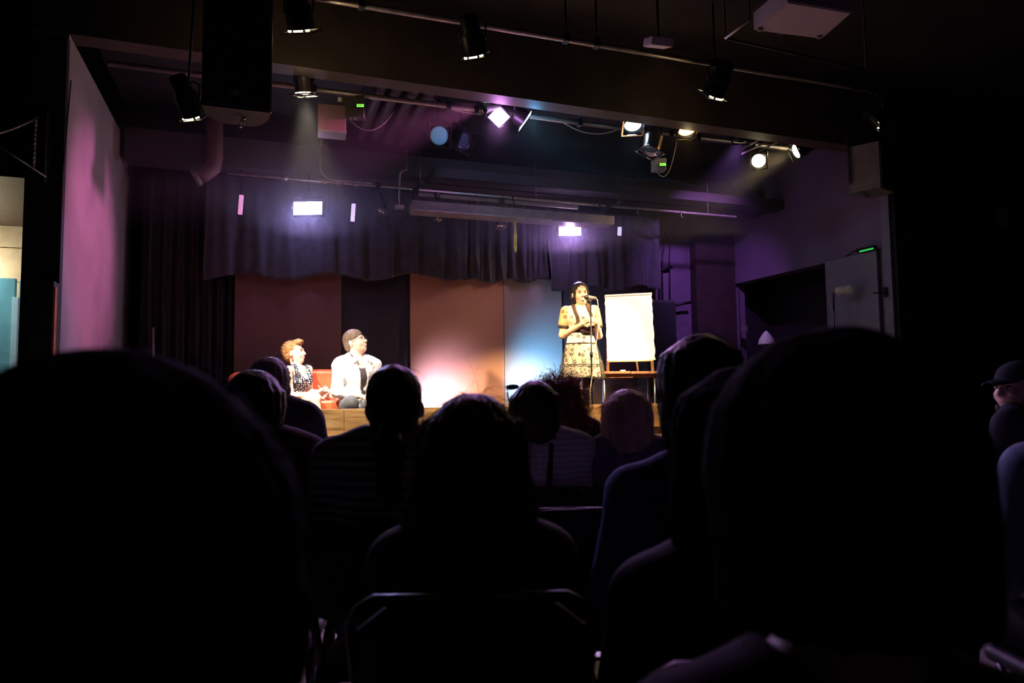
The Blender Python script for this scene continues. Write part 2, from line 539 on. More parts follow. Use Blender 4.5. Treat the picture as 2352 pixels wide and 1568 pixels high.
mat('lobby_plank', (0.62, 0.55, 0.42), 0.7, var=0.12)
mat('teal_paint', (0.25, 0.42, 0.42), 0.5, var=0.1)
mat('cable', (0.05, 0.045, 0.05), 0.5, var=0)
mat('pale_cable', (0.45, 0.38, 0.33), 0.5, var=0)

# ------------------------------------------------------------------ the room
STG = 0.75                      # stage floor
LIP_Y = 6.70                    # front of the stage
LIP = P(1340, 932, Y=LIP_Y).z   # top of the front board
HDR_Y = 6.30
HDR_Z = P(1290, 243, Y=HDR_Y).z
XL, XR, YB = -1.45, 6.95, 9.5
CEIL = 4.80
struct('floor', box2((-6, -1.5, -0.1), (9.5, LIP_Y + 0.02, 0)), 'floor_stain')
struct('floor_stage', box2((XL, LIP_Y + 0.1, STG - 0.12), (XR, YB, STG)), 'deck_black')
struct('ceiling', box2((-6, -1.5, CEIL), (9.5, YB + 1.2, CEIL + 0.1)), 'black_paint')
struct('wall_back', box2((-6, YB, 0), (9.5, YB + 0.12, CEIL)), 'black_paint')
struct('wall_left', box2((-1.69, HDR_Y, 0), (XL, YB, HDR_Z + 0.05)), 'plaster')
w = bmesh.new()   # the beam hangs slightly askew: its left end sits a little higher
bv = [[w.verts.new((x, y, z)) for x, z in ((-1.69, HDR_Z + 0.055), (9.5, HDR_Z - 0.04), (9.5, CEIL), (-1.69, CEIL))] for y in (HDR_Y, HDR_Y + 0.2)]
w.faces.new(bv[0]); w.faces.new(list(reversed(bv[1])))
for i in range(4): w.faces.new((bv[0][i], bv[1][i], bv[1][(i + 1) % 4], bv[0][(i + 1) % 4]))
bmesh.ops.recalc_face_normals(w, faces=w.faces[:])
struct('wall_header', w, 'header_paint')
struct('wall_house_left', box2((-6.1, -1.5, 0), (-6, YB, CEIL)), 'black_paint')
struct('wall_house_right', box2((9.5, -1.5, 0), (9.6, YB, CEIL)), 'black_paint')
struct('wall_house_back', box2((-6, -1.6, 0), (9.5, -1.5, CEIL)), 'black_paint')
# right wall of the stage with a doorway in it
DY0, DY1, DZ = 7.29, 9.25, P(1911, 600, X=XR).z
w = bmesh.new()
for a, b in (((XR, HDR_Y, 0), (XR + 0.2, DY0, CEIL)), ((XR, DY1, 0), (XR + 0.2, YB, CEIL)), ((XR, DY0, DZ), (XR + 0.2, DY1, CEIL)), ((XR, DY0, 0), (XR + 0.2, DY1, STG))):
    bx(w, [(p + q) / 2 for p, q in zip(a, b)], [abs(p - q) for p, q in zip(a, b)])
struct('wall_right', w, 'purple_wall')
w = bmesh.new()
bx(w, (XR + 0.9, (DY0 + DY1) / 2, 1.8), (0.05, 2.6, 3.6)); bx(w, (XR + 0.5, DY0 - 0.2, 1.8), (0.8, .05, 3.6)); bx(w, (XR + 0.5, (DY0 + DY1) / 2, STG - 0.05), (0.7, 2.0, 0.1))
struct('wall_wing', w, 'black_paint')
struct('wall_proscenium_right', box2((XR + 0.02, HDR_Y - 0.05, 0), (9.5, HDR_Y + 0.1, CEIL)), 'black_paint')
struct('trim_1', box2((XR - 0.035, HDR_Y - 0.02, 0), (XR + 0.1, HDR_Y + 0.1, HDR_Z), 0.006), 'door_paint')
# opened door leaf lying against the right wall
dr = struct('door_1', box2((XR - 0.06, HDR_Y + 0.16, STG + 0.01), (XR - 0.01, DY0 - 0.01, DZ), 0.006), 'door_paint')
hp = P(2032, 671, X=XR - 0.07)
hb = box(hp, (0.02, 0.04, 0.12), None, 0.006); tube([hp, hp + Vector((-0.06, 0, 0)), hp + Vector((-0.06, 0.1, 0))], 0.009, 8, hb)
obj('door_handle', hb, 'black_metal', dr)
# back right corner: lit strip of wall, dark pier beside it
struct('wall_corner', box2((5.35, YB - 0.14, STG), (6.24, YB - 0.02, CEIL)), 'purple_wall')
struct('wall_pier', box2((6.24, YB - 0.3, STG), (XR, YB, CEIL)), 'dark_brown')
# soffit beam across the stage above the valance
b0 = P(700, 398, Y=8.45).z
struct('trim_2', box2((-1.4, 8.45, b0), (XR, 8.75, b0 + 0.34), 0.004), 'soffit_paint')
struct('trim_3', box2((1.9, 8.05, P(1290, 432, Y=8.05).z), (XR, 8.3, P(1290, 432, Y=8.05).z + 0.12), 0.004), 'soffit_paint')
# stage ceiling above the back half, with the joists that run front to back
struct('ceiling_stage', box2((XL, HDR_Y + 0.2, 4.45), (XR, YB, 4.5)), 'black_paint')

# joists: round ducts running away from the header
for i, px in enumerate((866, 903, 943, 982)):
    a = P(px, 222, Z=4.27); a.y = 6.52
    b = Vector((a.x, 8.44, a.z))
    tag(obj('ceiling_pipe', tube([a, b], 0.055, 12), 'soffit_paint', smooth=False),
        ['dark round pipe under the stage ceiling, leftmost of the four running away from the header',
         'dark round pipe under the stage ceiling, second from the left of four running away',
         'dark round pipe under the stage ceiling, third from the left of four running away',
         'dark round pipe under the stage ceiling, rightmost of the four running away'][i], 'pipe', 'round pipes under the stage ceiling')

# ------------------------------------------------------------------ stage front: pine planks
sf = thing('stage', 'low raised front of the stage made of knotty pine planks with a narrow ledge', 'stage', (XL, LIP_Y, 0))
z1 = P(709, 1003, Y=LIP_Y).z; z2 = z1 - 0.26; z3 = z2 - 0.26
xs = [XL, P(1383, 940, Y=LIP_Y).x - 2.62, P(1383, 940, Y=LIP_Y).x, XR]
for i in range(3):
    obj('plank', box2((xs[i] + 0.002, LIP_Y, z1 + 0.012), (xs[i + 1] - 0.002, LIP_Y + 0.045, LIP), 0.004), 'stage_pine', sf, world=True)
for zz, z4 in ((z1 - 0.002, z2 + 0.004), (z2, z3 + 0.004), (z3, 0.03)):
    for i, (a, b) in enumerate(((XL, 0.6), (0.6, 2.9), (2.9, 5.2), (5.2, XR))):
        obj('plank', box2((a + 0.002, LIP_Y + 0.012, z4), (b - 0.002, LIP_Y + 0.05, zz), 0.004), 'stage_pine', sf, world=True)
obj('ledge', box2((XL, LIP_Y - 0.022, z1 - 0.004), (XR, LIP_Y + 0.02, z1 + 0.014), 0.005), 'stage_pine', sf, world=True)
obj('top_rail', box2((XL, LIP_Y + 0.005, LIP), (XR, LIP_Y + 0.1, LIP + 0.012), 0.004), 'stage_pine', sf, world=True)

# ------------------------------------------------------------------ backdrop panels
YP = 8.80
def panel(p0, p1, ptop, mname, label, dy=0.0, slope=0.0):
    a = P(p0, 780, Y=YP + dy); b = P(p1, 780, Y=YP + dy); zt = P((p0 + p1) / 2, ptop, Y=YP + dy).z
    t = thing('backdrop_panel', label, 'panel', (a.x, YP + dy, STG), group='flat panels along the back of the stage')
    obj('board', box2((a.x + 0.003, YP + dy, STG), (b.x - 0.003, YP + dy + 0.02, zt), 0.003), mname, t, world=True)
    fr = bmesh.new()
    for x in (a.x + 0.03, b.x - 0.03): bx(fr, (x, YP + dy + 0.045, (STG + zt) / 2), (0.045, 0.05, zt - STG))
    for z in (STG + 0.03, zt - 0.03): bx(fr, ((a.x + b.x) / 2, YP + dy + 0.045, z), (b.x - a.x - 0.1, 0.05, 0.045))
    obj('batten_frame', fr, 'easel_wood', t, world=True)
panel(537, 785, 618, 'panel_maroon', 'dark maroon backdrop panel behind the red sofa')
panel(785, 942, 620, 'panel_navy', 'narrow near-black backdrop panel behind the man in the white shirt', dy=0.06)
panel(942, 1158, 632, 'panel_tan', 'salmon tan backdrop panel in the middle of the back wall')
panel(1158, 1292, 640, 'panel_grey', 'grey tan backdrop panel with a blue glow, left of the standing woman')
panel(1292, 1512, 650, 'panel_plum', 'dark plum backdrop panel behind the standing woman and white easel', dy=0.04)

# ------------------------------------------------------------------ curtains
def drape(name, label, p0, p1, ytop, ybot, Y, folds, amp, scallop, seed, mname='curtain', gather=None):
    rng = np.random.default_rng(seed)
    a = P(p0, (ytop + ybot) / 2, Y=Y); b = P(p1, (ytop + ybot) / 2, Y=Y)
    za = P((p0 + p1) / 2, ytop, Y=Y).z
    nx, nz = 160, 26
    xs_ = np.linspace(0, 1, nx); zs_ = np.linspace(0, 1, nz)
    ph = rng.uniform(0, 6.28, 6)
    w1 = np.sin(xs_ * folds * 6.28 + 1.2 * np.sin(xs_ * 7 + ph[0])) + 0.5 * np.sin(xs_ * folds * 13 + ph[1]) + 0.35 * np.sin(xs_ * folds * 3.1 + ph[2])
    vs = []
    for x, ww in zip(xs_, w1):
        X = a.x + (b.x - a.x) * x
        zb = P(p0 + (p1 - p0) * x, ybot + (scallop * (0.5 - 0.5 * math.cos(x * folds * 2.2 + ph[3])) if scallop else 0), Y=Y).z
        for z in zs_:
            g = 0.35 + 0.65 * z
            vs.append((X + 0.02 * math.sin(5 * z + ph[4]) * ww * z, Y + amp * ww * g * (1.0 - 0.25 * z * z), za + (zb - za) * z))
    fs = [(i * nz + j, (i + 1) * nz + j, (i + 1) * nz + j + 1, i * nz + j + 1) for i in range(nx - 1) for j in range(nz - 1)]
    me = bpy.data.meshes.new(name); me.from_pydata(vs, [], fs); me.update()
    o = obj(name, me, mname, smooth=True)
    md = o.modifiers.new('thickness', 'SOLIDIFY'); md.thickness = 0.006
    return tag(o, label, 'curtain')
drape('valance_curtain', 'gathered dark valance curtain across the top of the panels, left of the yellow strap', 470, 1075, 425, 628, 8.68, 9, 0.035, 16, 3)
drape('valance_curtain', 'gathered dark valance curtain hanging over the salmon and grey panels', 1070, 1262, 470, 640, 8.72, 7, 0.03, 10, 8)
drape('valance_curtain', 'gathered violet-lit valance curtain above the standing woman', 1258, 1515, 490, 655, 8.68, 6, 0.04, 14, 5)
drape('side_curtain', 'tall black side curtain left of the backdrop panels', 322, 545, 400, 1050, 8.9, 7, 0.05, 0, 11, 'black_paint')

# ------------------------------------------------------------------ lighting rig
def chain_mesh(a, b, link=0.035, r=0.005):
    a = Vector(a); b = Vector(b); n = max(1, int((b - a).length / (link * 0.75)))
    bm = bmesh.new(); dr = (b - a).normalized()
    sd = dr.orthogonal().normalized(); s2 = dr.cross(sd)
    for i in range(n):
        c = a + dr * ((i + 0.5) * (b - a).length / n); s = sd if i % 2 else s2
        pts = [c + dr * (math.cos(t) * link * 0.6) + s * (math.sin(t) * link * 0.32) for t in [6.2832 * k / 10 for k in range(11)]]
        tube(pts, r, 5, bm, cap=False)
    return bm


def pipe(name, label, pts, r, mname='pipe_metal', cat='pipe'):
    return tag(obj(name, tube(pts, r, 12), mname), label, cat)


PIPE_Y = 5.40
pz = P(1200, 74, Y=PIPE_Y).z
front_pipe = thing('lighting_pipe', 'long dark lighting pipe above the audience in front of the header', 'pipe', (-1.2, PIPE_Y, pz))
obj('tube', tube([(-1.2, PIPE_Y, pz), (5.9, PIPE_Y, pz)], 0.024, 12), 'pipe_metal', front_pipe, world=True)
for px in (830, 1300, 1370, 1640):
    c = P(px, 100, Y=PIPE_Y); hb = box((c.x, PIPE_Y, pz + 0.01), (0.05, 0.07, 0.075), None, 0.008); tube([(c.x, PIPE_Y, pz), (c.x, PIPE_Y, CEIL)], 0.009, 8, hb)
    obj('hanger', hb, 'black_metal', front_pipe, world=True)
# pipe behind the header, where most lamps hang
PZ2Y = 6.95
p2z = P(1000, 240, Y=PZ2Y).z
back_pipe = thing('lighting_pipe', 'lighting pipe close behind the header, carrying the coloured lamps', 'pipe', (-1.3, PZ2Y, p2z))
obj('tube', tube([(-1.3, PZ2Y, p2z), (6.2, PZ2Y, p2z)], 0.026, 12), 'pipe_metal', back_pipe, world=True)
for px in (720, 1030, 1330, 1600):
    c = P(px, 240, Y=PZ2Y); hb = box((c.x, PZ2Y, p2z), (0.05, 0.07, 0.075), None, 0.008); tube([(c.x, PZ2Y, p2z), (c.x, PZ2Y, 4.45)], 0.009, 8, hb)
    obj('hanger', hb, 'black_metal', back_pipe, world=True)


def stray(t, loc, color, power):
    l = bpy.data.lights.new('stray_light', 'POINT'); l.color = color; l.energy = power; l.shadow_soft_size = 0.05  # point light added beside a lamp so the haze glows around it
    o = bpy.data.objects.new('stray_light', l); COL.objects.link(o); o.location = loc
    o.parent = t; o.matrix_parent_inverse = t.matrix_basis.inverted()


def par_can(label, lens, target, color, power=0, angle=30, r=0.10, L=0.30, mname='black_metal', glow=0.0, leak=0.0, pipe_pt=None, square=False, roll=0.0, leak_light=0.0, blend=0.6, name='stage_light', frame='black_metal', gel=None):
    M = aim(lens, target, roll)
    t = thing(name, label, 'stage light', M.translation)
    can = lathe([(0.001, -L), (r * 0.55, -L), (r * 0.72, -L * 0.95), (r * 0.76, -L * 0.62), (r * 0.98, -L * 0.5), (r, -L * 0.48), (r, 0), (r * 1.04, 0.002), (r * 1.04, -0.008), (r * 0.95, -0.008), (r * 0.95, -L * 0.45), (r * 0.5, -L * 0.6)], 28, M=M)
    obj('can', can, mname, t, world=True)
    gf = bmesh.new(); s = r * 1.12
    for dx, dy, sx, sy in ((0, s, 2 * s + 0.016, 0.016), (0, -s, 2 * s + 0.016, 0.016), (s, 0, 0.016, 2 * s), (-s, 0, 0.016, 2 * s)):
        bx(gf, M @ Vector((dx, dy, 0.018)), (sx, sy, 0.01), M.to_3x3())
    obj('gel_frame', gf, frame, t, world=True)
    if glow > 0:
        e = emis('lamp_%s_%g' % ('_'.join('%d' % (c * 100) for c in color), glow), gel or color, glow)
        if square:
            q = bmesh.new(); bx(q, M @ Vector((0, 0, 0.016)), (2 * s - 0.008, 2 * s - 0.008, 0.004), M.to_3x3())
            obj('gel', q, e, t, world=True)
        else:
            prof = [(r * 0.93 * math.sin(u * 0.157), -0.03 + 0.022 * math.cos(u * 0.157)) for u in range(11)]
            obj('lens', lathe(prof, 24, M=M), e, t, world=True)
    else:
        prof = [(r * 0.93 * math.sin(u * 0.157), -0.03 + 0.022 * math.cos(u * 0.157)) for u in range(11)]
        obj('lens', lathe(prof, 24, M=M), 'lens_glass', t, world=True)
    if leak > 0:
        # lamp light showing through the gap between can and frame on the underside
        e = emis('lamp_leak_%g' % leak, (1.0, 0.83, 0.5), leak)
        dn = (M.to_3x3().inverted() @ Vector((0, 0, -1))); a0 = math.atan2(dn.y, dn.x)
        for da, w_ in ((-0.75, 0.16), (-0.05, 0.34), (0.7, 0.2)):
            lk = bmesh.new(); ring = []
            for k in range(7):
                a = a0 + da + w_ * (k / 6 * 2 - 1)
                ring.append([lk.verts.new(M @ Vector((rr * math.cos(a), rr * math.sin(a), zz))) for rr, zz in ((r * 1.015, -0.002), (r * 1.05, 0.004), (r * 1.05, 0.012), (r * 1.015, 0.012))])
            for k in range(6):
                for q in range(4): lk.faces.new((ring[k][q], ring[k + 1][q], ring[k + 1][(q + 1) % 4], ring[k][(q + 1) % 4]))
            obj('light_slot', lk, e, t, world=True)
    c = M @ Vector((0, 0, -L * 0.35))
    sx = (M.to_3x3() @ Vector((1, 0, 0))); sx = Vector((sx.x, sx.y, 0)).normalized() if Vector((sx.x, sx.y, 0)).length > 0.2 else Vector((1, 0, 0))
    top = Vector(pipe_pt) if pipe_pt is not None else c + Vector((0, 0, r * 2.2))
    ytop = c + Vector((0, 0, r * 1.6))
    yk = tube([c + sx * r * 1.1, c + sx * r * 1.1 + Vector((0, 0, r * 1.3)), ytop + sx * r * 0.5, ytop - sx * r * 0.5, c - sx * r * 1.1 + Vector((0, 0, r * 1.3)), c - sx * r * 1.1], 0.008, 6)
    tube([ytop, top], 0.01, 6, yk)
    obj('yoke', yk, 'black_metal', t, world=True)
    obj('clamp', box(top, (0.05, 0.06, 0.07), None, 0.008), 'black_metal', t, world=True)
    if power > 0:
        spot(t, M @ Vector((0, 0, 0.05)), target, color, power, angle, blend, r * 0.7)
    if leak_light > 0:
        l = bpy.data.lights.new('leak_light', 'POINT'); l.color = (1.0, 0.75, 0.4); l.energy = leak_light; l.shadow_soft_size = 0.04
        o = bpy.data.objects.new('leak_light', l); COL.objects.link(o); o.location = M @ Vector((0, 0, 0.06)) + Vector((0, 0, -0.02))
        o.parent = t; o.matrix_parent_inverse = t.matrix_basis.inverted()
    return t


mat('lens_glass', (0.05, 0.09, 0.16), 0.08, 0.0, var=0.1, coat=0.6)
WOMAN = P(1340, 930, d=8.0); WOMAN = Vector((WOMAN.x, WOMAN.y, STG))
SOFA = P(745, 945, Y=7.35); SOFA = Vector((SOFA.x, SOFA.y, STG))
WARM = (1.0, 0.72, 0.38)
WARMW = (1.0, 0.86, 0.66)
def onpipe(px, py, Y=PIPE_Y): return P(px, py, Y=Y)
a = onpipe(692, 66)
par_can('black can light over the audience, leftmost on the front pipe', a, SOFA + Vector((0.35, -0.3, 0.5)), WARMW, 1000, 40, leak=14, pipe_pt=(a.x, PIPE_Y, pz), leak_light=4.5)
a = onpipe(1092, 124)
par_can('black can light over the audience, above the pink diamond light', a, Vector((2.75, 6.95, 1.35)), WARM, 1800, 52, leak=14, pipe_pt=(a.x, PIPE_Y, pz), leak_light=0.6)
a = onpipe(1638, 216)
par_can('black can light over the audience, above the amber lamp', a, WOMAN + Vector((0.3, 0, 1.15)), WARM, 1250, 22, leak=14, pipe_pt=(a.x, PIPE_Y, pz), leak_light=3)
a = onpipe(2007, 276)
par_can('black can light over the audience, rightmost on the front pipe', a, P(1440, 748, d=8.25), WARM, 2300, 24, leak=10, pipe_pt=(a.x, PIPE_Y, pz))
a = P(446, 262, Y=5.9)
par_can('black can light with glowing slots, left of the big hanging loudspeaker', a, SOFA + Vector((-0.2, 0, 0.85)), WARMW, 1300, 24, r=0.09, leak=14, pipe_pt=(a.x, 5.9, CEIL - 0.03))

# lamps behind the header
a = P(700, 214, Y=6.6)
par_can('chrome can light with a glowing rim just under the header, left of the dimmer boxes', a, a + Vector((0.12, 0.25, -1)), WARMW, 300, 50, mname='chrome', glow=6, leak=20, r=0.085, L=0.26, pipe_pt=(a.x, PZ2Y - 0.1, a.z + 0.35), frame='chrome', leak_light=1.2)
a = P(1146, 267, Y=6.75)
MAG = (0.85, 0.35, 1.0)
t_ = par_can('square-framed lamp blazing pinkish violet like a diamond under the header', a, Vector((1.2, 3.4, 0.9)), MAG, 200, 50, square=True, glow=9, roll=0.80, r=0.078, gel=(0.95, 0.7, 1.0), pipe_pt=(a.x, PZ2Y, p2z))
stray(t_, a + Vector((-0.02, -0.1, -0.08)), (0.8, 0.3, 1.0), 7)
a = P(1204, 276, Y=6.78)
CYAN = (0.25, 0.75, 1.0)
t_ = par_can('square-framed lamp blazing cyan and seen edge-on, beside the violet diamond lamp', a, a + Vector((1.0, -0.02, -0.62)), CYAN, 26, 60, square=True, glow=9, roll=0.72, r=0.1, gel=(0.6, 0.92, 1.0), pipe_pt=(a.x, PZ2Y, p2z))
stray(t_, a + Vector((0.1, -0.02, -0.06)), (0.15, 0.5, 1.0), 6)
a = P(1116, 231, Y=6.62)
par_can('small lamp with a pale cyan lens peeping below the header', a, a + Vector((0.0, 0.55, -1)), (0.5, 0.9, 1.0), 0, glow=10, r=0.06, L=0.2, pipe_pt=(a.x, PZ2Y, p2z))
a = P(1454, 290, Y=6.75)
par_can('lamp with an icy blue lens pointing down, left of the chrome can', a, a + Vector((-0.2, -0.5, -1)), (0.35, 0.65, 1.0), 10, 50, glow=8, r=0.1, gel=(0.55, 0.85, 1.0), pipe_pt=(a.x, PZ2Y, p2z), frame='chrome')
a = P(1578, 303, Y=6.62)
par_can('lamp with an amber lens pointing down under the header', a, a + Vector((-0.1, -0.35, -1)), (1.0, 0.42, 0.05), 14, 60, glow=8, r=0.1, gel=(1.0, 0.5, 0.12), pipe_pt=(a.x, PZ2Y, p2z), leak_light=0.8)
a = P(1494, 347, Y=6.7)
par_can('shiny chrome can light hanging open-end down, left of the amber lamp', a, a + Vector((-0.3, -0.05, -1.0)), WARM, 0, mname='chrome', r=0.105, L=0.36, pipe_pt=(a.x + 0.1, PZ2Y, p2z), frame='chrome')
a = P(1742, 370, Y=6.85)
par_can('lamp with a round blazing warm lens on the right, nearer the middle', a, Vector((2.0, 3.2, 1.6)), WARM, 40, 40, glow=9, r=0.085, gel=(1.0, 0.86, 0.5), pipe_pt=(a.x, PZ2Y, p2z))
a = P(1826, 348, Y=6.85)
par_can('lamp with a narrow blazing warm lens at the far right of the rig', a, a + Vector((-1.0, 0.25, -0.45)), WARM, 260, 40, glow=9, r=0.095, gel=(1.0, 0.88, 0.6), pipe_pt=(a.x, PZ2Y, p2z))
# two Fresnels; one blue lens glows weakly for light caught from other lamps
a = P(1010, 312, Y=7.3)
par_can('big black lamp with a dull sky-blue round lens, right of the four ceiling pipes', a, a + Vector((-0.05, -1.0, -0.45)), (0.1, 0.35, 0.5), 0, glow=0.17, r=0.105, L=0.3, gel=(0.16, 0.5, 0.7), pipe_pt=(a.x, 7.4, a.z + 0.4))
a = P(1068, 325, Y=7.3)
par_can('big unlit black lamp beside the sky-blue lens lamp', a, a + Vector((0.55, -0.7, -0.45)), WARM, 0, r=0.105, L=0.3, pipe_pt=(a.x, 7.4, a.z + 0.4))
# three small spots low over the stage
for px, py, tx, lb in ((876, 484, -0.5, 'small chrome spot lamp hanging left of the long box, tilted left'), (1003, 503, 0.4, 'tiny spot lamp under the left end of the long hung box'), (1150, 518, 0.0, 'small chrome spot lamp hanging left of the yellow strap')):
    a = P(px, py, Y=8.15)
    par_can(lb, a, a + Vector((tx, -0.3, -1)), WARM, 0, mname='chrome', r=0.045, L=0.14, pipe_pt=(a.x, 8.38, P(741, 416, Y=8.38).z) if px < 900 else (a.x, 8.1, P(1290, 467, Y=8.1).z - 0.03), frame='chrome')

# LED panels in front of the valance
def led(label, px, py, w_px, h_px, color, gel, glow, power, tgt):
    c = P(px, py, Y=8.35); k = (c - CAM).length / F_PX
    w_, h_ = w_px * k, h_px * k
    M = aim(c, c + Vector((-0.42, -1, -0.12)))
    M = Matrix.Translation(c) @ Matrix.Rotation(-0.38, 4, 'Z') @ Matrix.Rotation(math.radians(90), 4, 'X')
    t = thing('led_panel_light', label, 'stage light', c)
    R3 = M.to_3x3()
    obj('housing', box(M @ Vector((0, 0, -0.045)), (w_ + 0.03, h_ + 0.03, 0.08), R3, 0.01), 'black_metal', t, world=True)
    obj('led_face', box(M @ Vector((0, 0, 0.001)), (w_, h_, 0.012), R3, 0.003), emis('led_' + label[:12], gel, glow), t, world=True)
    yk = tube([M @ Vector((-w_ / 2 - 0.03, 0, -0.04)), M @ Vector((-w_ / 2 - 0.03, h_ * 0.9, -0.04)), M @ Vector((w_ / 2 + 0.03, h_ * 0.9, -0.04)), M @ Vector((w_ / 2 + 0.03, 0, -0.04))], 0.008, 6)
    q0 = M @ Vector((0, h_ * 0.9, -0.04)); tube([q0, (q0.x, 8.5, b0 + 0.03)], 0.01, 6, yk)
    obj('yoke', yk, 'black_metal', t, world=True)
    area(t, M @ Vector((0, 0, 0.03)), tgt, color, power, w_, h_, spread=100)
    # stray light below the housing that washes the curtain
    l = bpy.data.lights.new('spill_light', 'POINT'); l.color = color; l.energy = power * 0.14; l.shadow_soft_size = 0.05
    o = bpy.data.objects.new('spill_light', l); COL.objects.link(o); o.location = M @ Vector((0, -h_ * 0.5 - 0.07, 0.03))
    o.parent = t; o.matrix_parent_inverse = t.matrix_basis.inverted()
    return t
led('oblong LED panel light glowing bluish violet above the sofa', 707, 478, 62, 28, (0.5, 0.42, 1.0), (0.82, 0.75, 1.0), 9, 48, Vector((0.8, 4.8, 0.6)))
led('oblong LED panel light glowing violet above the standing woman', 1309, 531, 50, 20, (0.62, 0.35, 1.0), (0.9, 0.7, 1.0), 9, 44, Vector((2.2, 4.8, 0.6)))
for px, py, h_, lb, e in ((553, 470, 42, 'glowing pink strip standing for a lit fixture edge, leftmost of three', (0.75, 0.3, 0.6)), (811, 488, 40, 'glowing lilac strip standing for a lit fixture edge, right of the bluish LED panel', (0.75, 0.6, 0.95)), (1423, 531, 20, 'glowing lilac strip standing for a lit fixture edge, right of the violet LED panel', (0.65, 0.6, 0.9))):
    c = P(px, py, Y=8.5); k = (c - CAM).length / F_PX  # lit sides of LED fixtures, put in as weakly glowing strips
    t = thing('strip_lamp', lb, 'lamp', c, group='glowing strips standing for lit fixture edges')
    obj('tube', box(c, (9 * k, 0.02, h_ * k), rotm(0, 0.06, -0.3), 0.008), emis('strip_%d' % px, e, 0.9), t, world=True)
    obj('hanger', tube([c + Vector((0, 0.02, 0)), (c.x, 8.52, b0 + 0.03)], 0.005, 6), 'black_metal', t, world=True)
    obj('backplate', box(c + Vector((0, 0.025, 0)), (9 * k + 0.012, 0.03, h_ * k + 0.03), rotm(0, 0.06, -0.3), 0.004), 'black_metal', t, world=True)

# floor uplights behind the stage front
def uplight(label, px, color, power, tgt, dz=0.1):
    c = P(px, 935, Y=8.25); c = Vector((c.x, 8.25, STG + 0.13))
    M = aim(c, tgt)
    t = thing('floor_uplight', label, 'stage light', (c.x, c.y, STG), group='floor uplights')
    obj('housing', lathe([(0.001, -0.14), (0.07, -0.14), (0.09, -0.1), (0.095, 0), (0.085, 0), (0.08, -0.02)], 20, M=M), 'black_metal', t, world=True)
    obj('lens', disc(M, 0.082, 20, z=-0.015), emis('uplens_%d' % px, color, 8), t, world=True)
    yk = tube([(c.x - 0.11, c.y, STG + 0.01), (c.x - 0.11, c.y, STG + 0.13), (c.x + 0.11, c.y, STG + 0.13), (c.x + 0.11, c.y, STG + 0.01), (c.x - 0.11, c.y, STG + 0.01)], 0.007, 6)
    obj('foot_bracket', yk, 'black_metal', t, world=True)
    spot(t, M @ Vector((0, 0, 0.02)), tgt, color, power, 80, 0.9, 0.05)
uplight('floor lamp washing the salmon panel bluish white', 1012, (0.66, 0.6, 1.0), 200, Vector((P(1010, 900, Y=YP).x, YP, STG + 0.42)))
uplight('floor lamp washing the grey panel ice blue', 1226, (0.12, 0.5, 1.0), 330, Vector((P(1232, 860, Y=YP).x, YP, STG + 0.55)))

# unseen lamp added to wash the left wall magenta
a = Vector((2.1, 6.72, 4.12))
par_can('unseen black lamp added behind the header to throw magenta at the left wall', a, Vector((XL, 7.3, 2.62)), (0.85, 0.19, 0.56), 560, 37, r=0.09, pipe_pt=(a.x, 6.72, 4.42), blend=0.9)
a = Vector((5.2, 6.72, 4.12))  # another unseen lamp, added to light the back right corner violet
par_can('unseen black lamp added behind the header to throw violet at the back right corner', a, Vector((6.3, YB, 2.2)), (0.5, 0.2, 0.9), 300, 64, r=0.08, pipe_pt=(a.x, 6.72, 4.42), blend=0.9)

# ------------------------------------------------------------------ conduit, track and other ironwork over the stage
y0 = 8.38
A = P(520, 396, Y=y0); B = P(962, 437, Y=y0)
zc = (A.z + B.z) / 2
cd = thing('conduit', 'pale lit conduit running along the soffit above the violet LED panel', 'conduit', (A.x, y0, zc))
obj('tube', tube([(A.x, y0, zc), (B.x, y0, zc)], 0.016, 10), 'pipe_metal', cd, world=True)
T = P(737, 290, Y=y0 - 0.03); q = P(737, 396, Y=y0 - 0.03)
pts = [(T.x, y0 - 0.03, T.z), (T.x, y0 - 0.03, zc + 0.14)] + [(T.x + 0.14 * (1 - math.cos(u)), y0 - 0.03, zc + 0.02 + 0.14 * (1 - math.sin(u))) for u in (0.3, 0.6, 0.9, 1.2, 1.57)] + [(T.x + 0.6, y0 - 0.03, zc + 0.02)]
obj('drop_bend', tube(pts, 0.011, 8), 'pipe_metal', cd, world=True)
for px in (655, 745, 818):
    c = P(px, 410, Y=y0); obj('coupling', tube([(c.x - 0.03, y0, zc), (c.x + 0.03, y0, zc)], 0.023, 10), 'pipe_metal', cd, world=True)
# hanging track from the conduit end to the right
A = P(962, 437, Y=8.1); B = P(1690, 498, Y=8.1); zt = (A.z + B.z) / 2
tr = thing('lighting_track', 'long thin track hung above the stage from the long box to the right', 'track', (A.x, 8.1, zt))
obj('rail', box2((A.x, 8.08, zt - 0.012), (B.x, 8.11, zt + 0.012), 0.003), 'pipe_metal', tr, world=True)
obj('channel', box2((A.x, 8.12, zt - 0.06), (P(1330, 460, Y=8.1).x, 8.16, zt + 0.02), 0.004), 'grey_box', tr, world=True)
for px, top in ((965, 350), (1231, 415), (1420, 408), (1625, 470)):
    c = P(px, 440, Y=8.1); obj('hanger_rod', tube([(c.x, 8.1, zt), (c.x, 8.1, zt + 0.45)], 0.006, 6), 'pipe_metal', tr, world=True)
for px in (1092, 1460, 1560):
    c = P(px, 450, Y=8.1); obj('hook', tube([(c.x, 8.07, zt), (c.x, 8.06, zt - 0.07), (c.x + 0.03, 8.06, zt - 0.08)], 0.006, 6), 'pipe_metal', tr, world=True)
for px in (955, 1400):
    c = P(px, 450, Y=8.0); obj('cross_arm', box((c.x, 7.95, zt - 0.02), (0.035, 0.5, 0.04), rotm(0, 0, 0), 0.004), 'black_metal', tr, world=True)
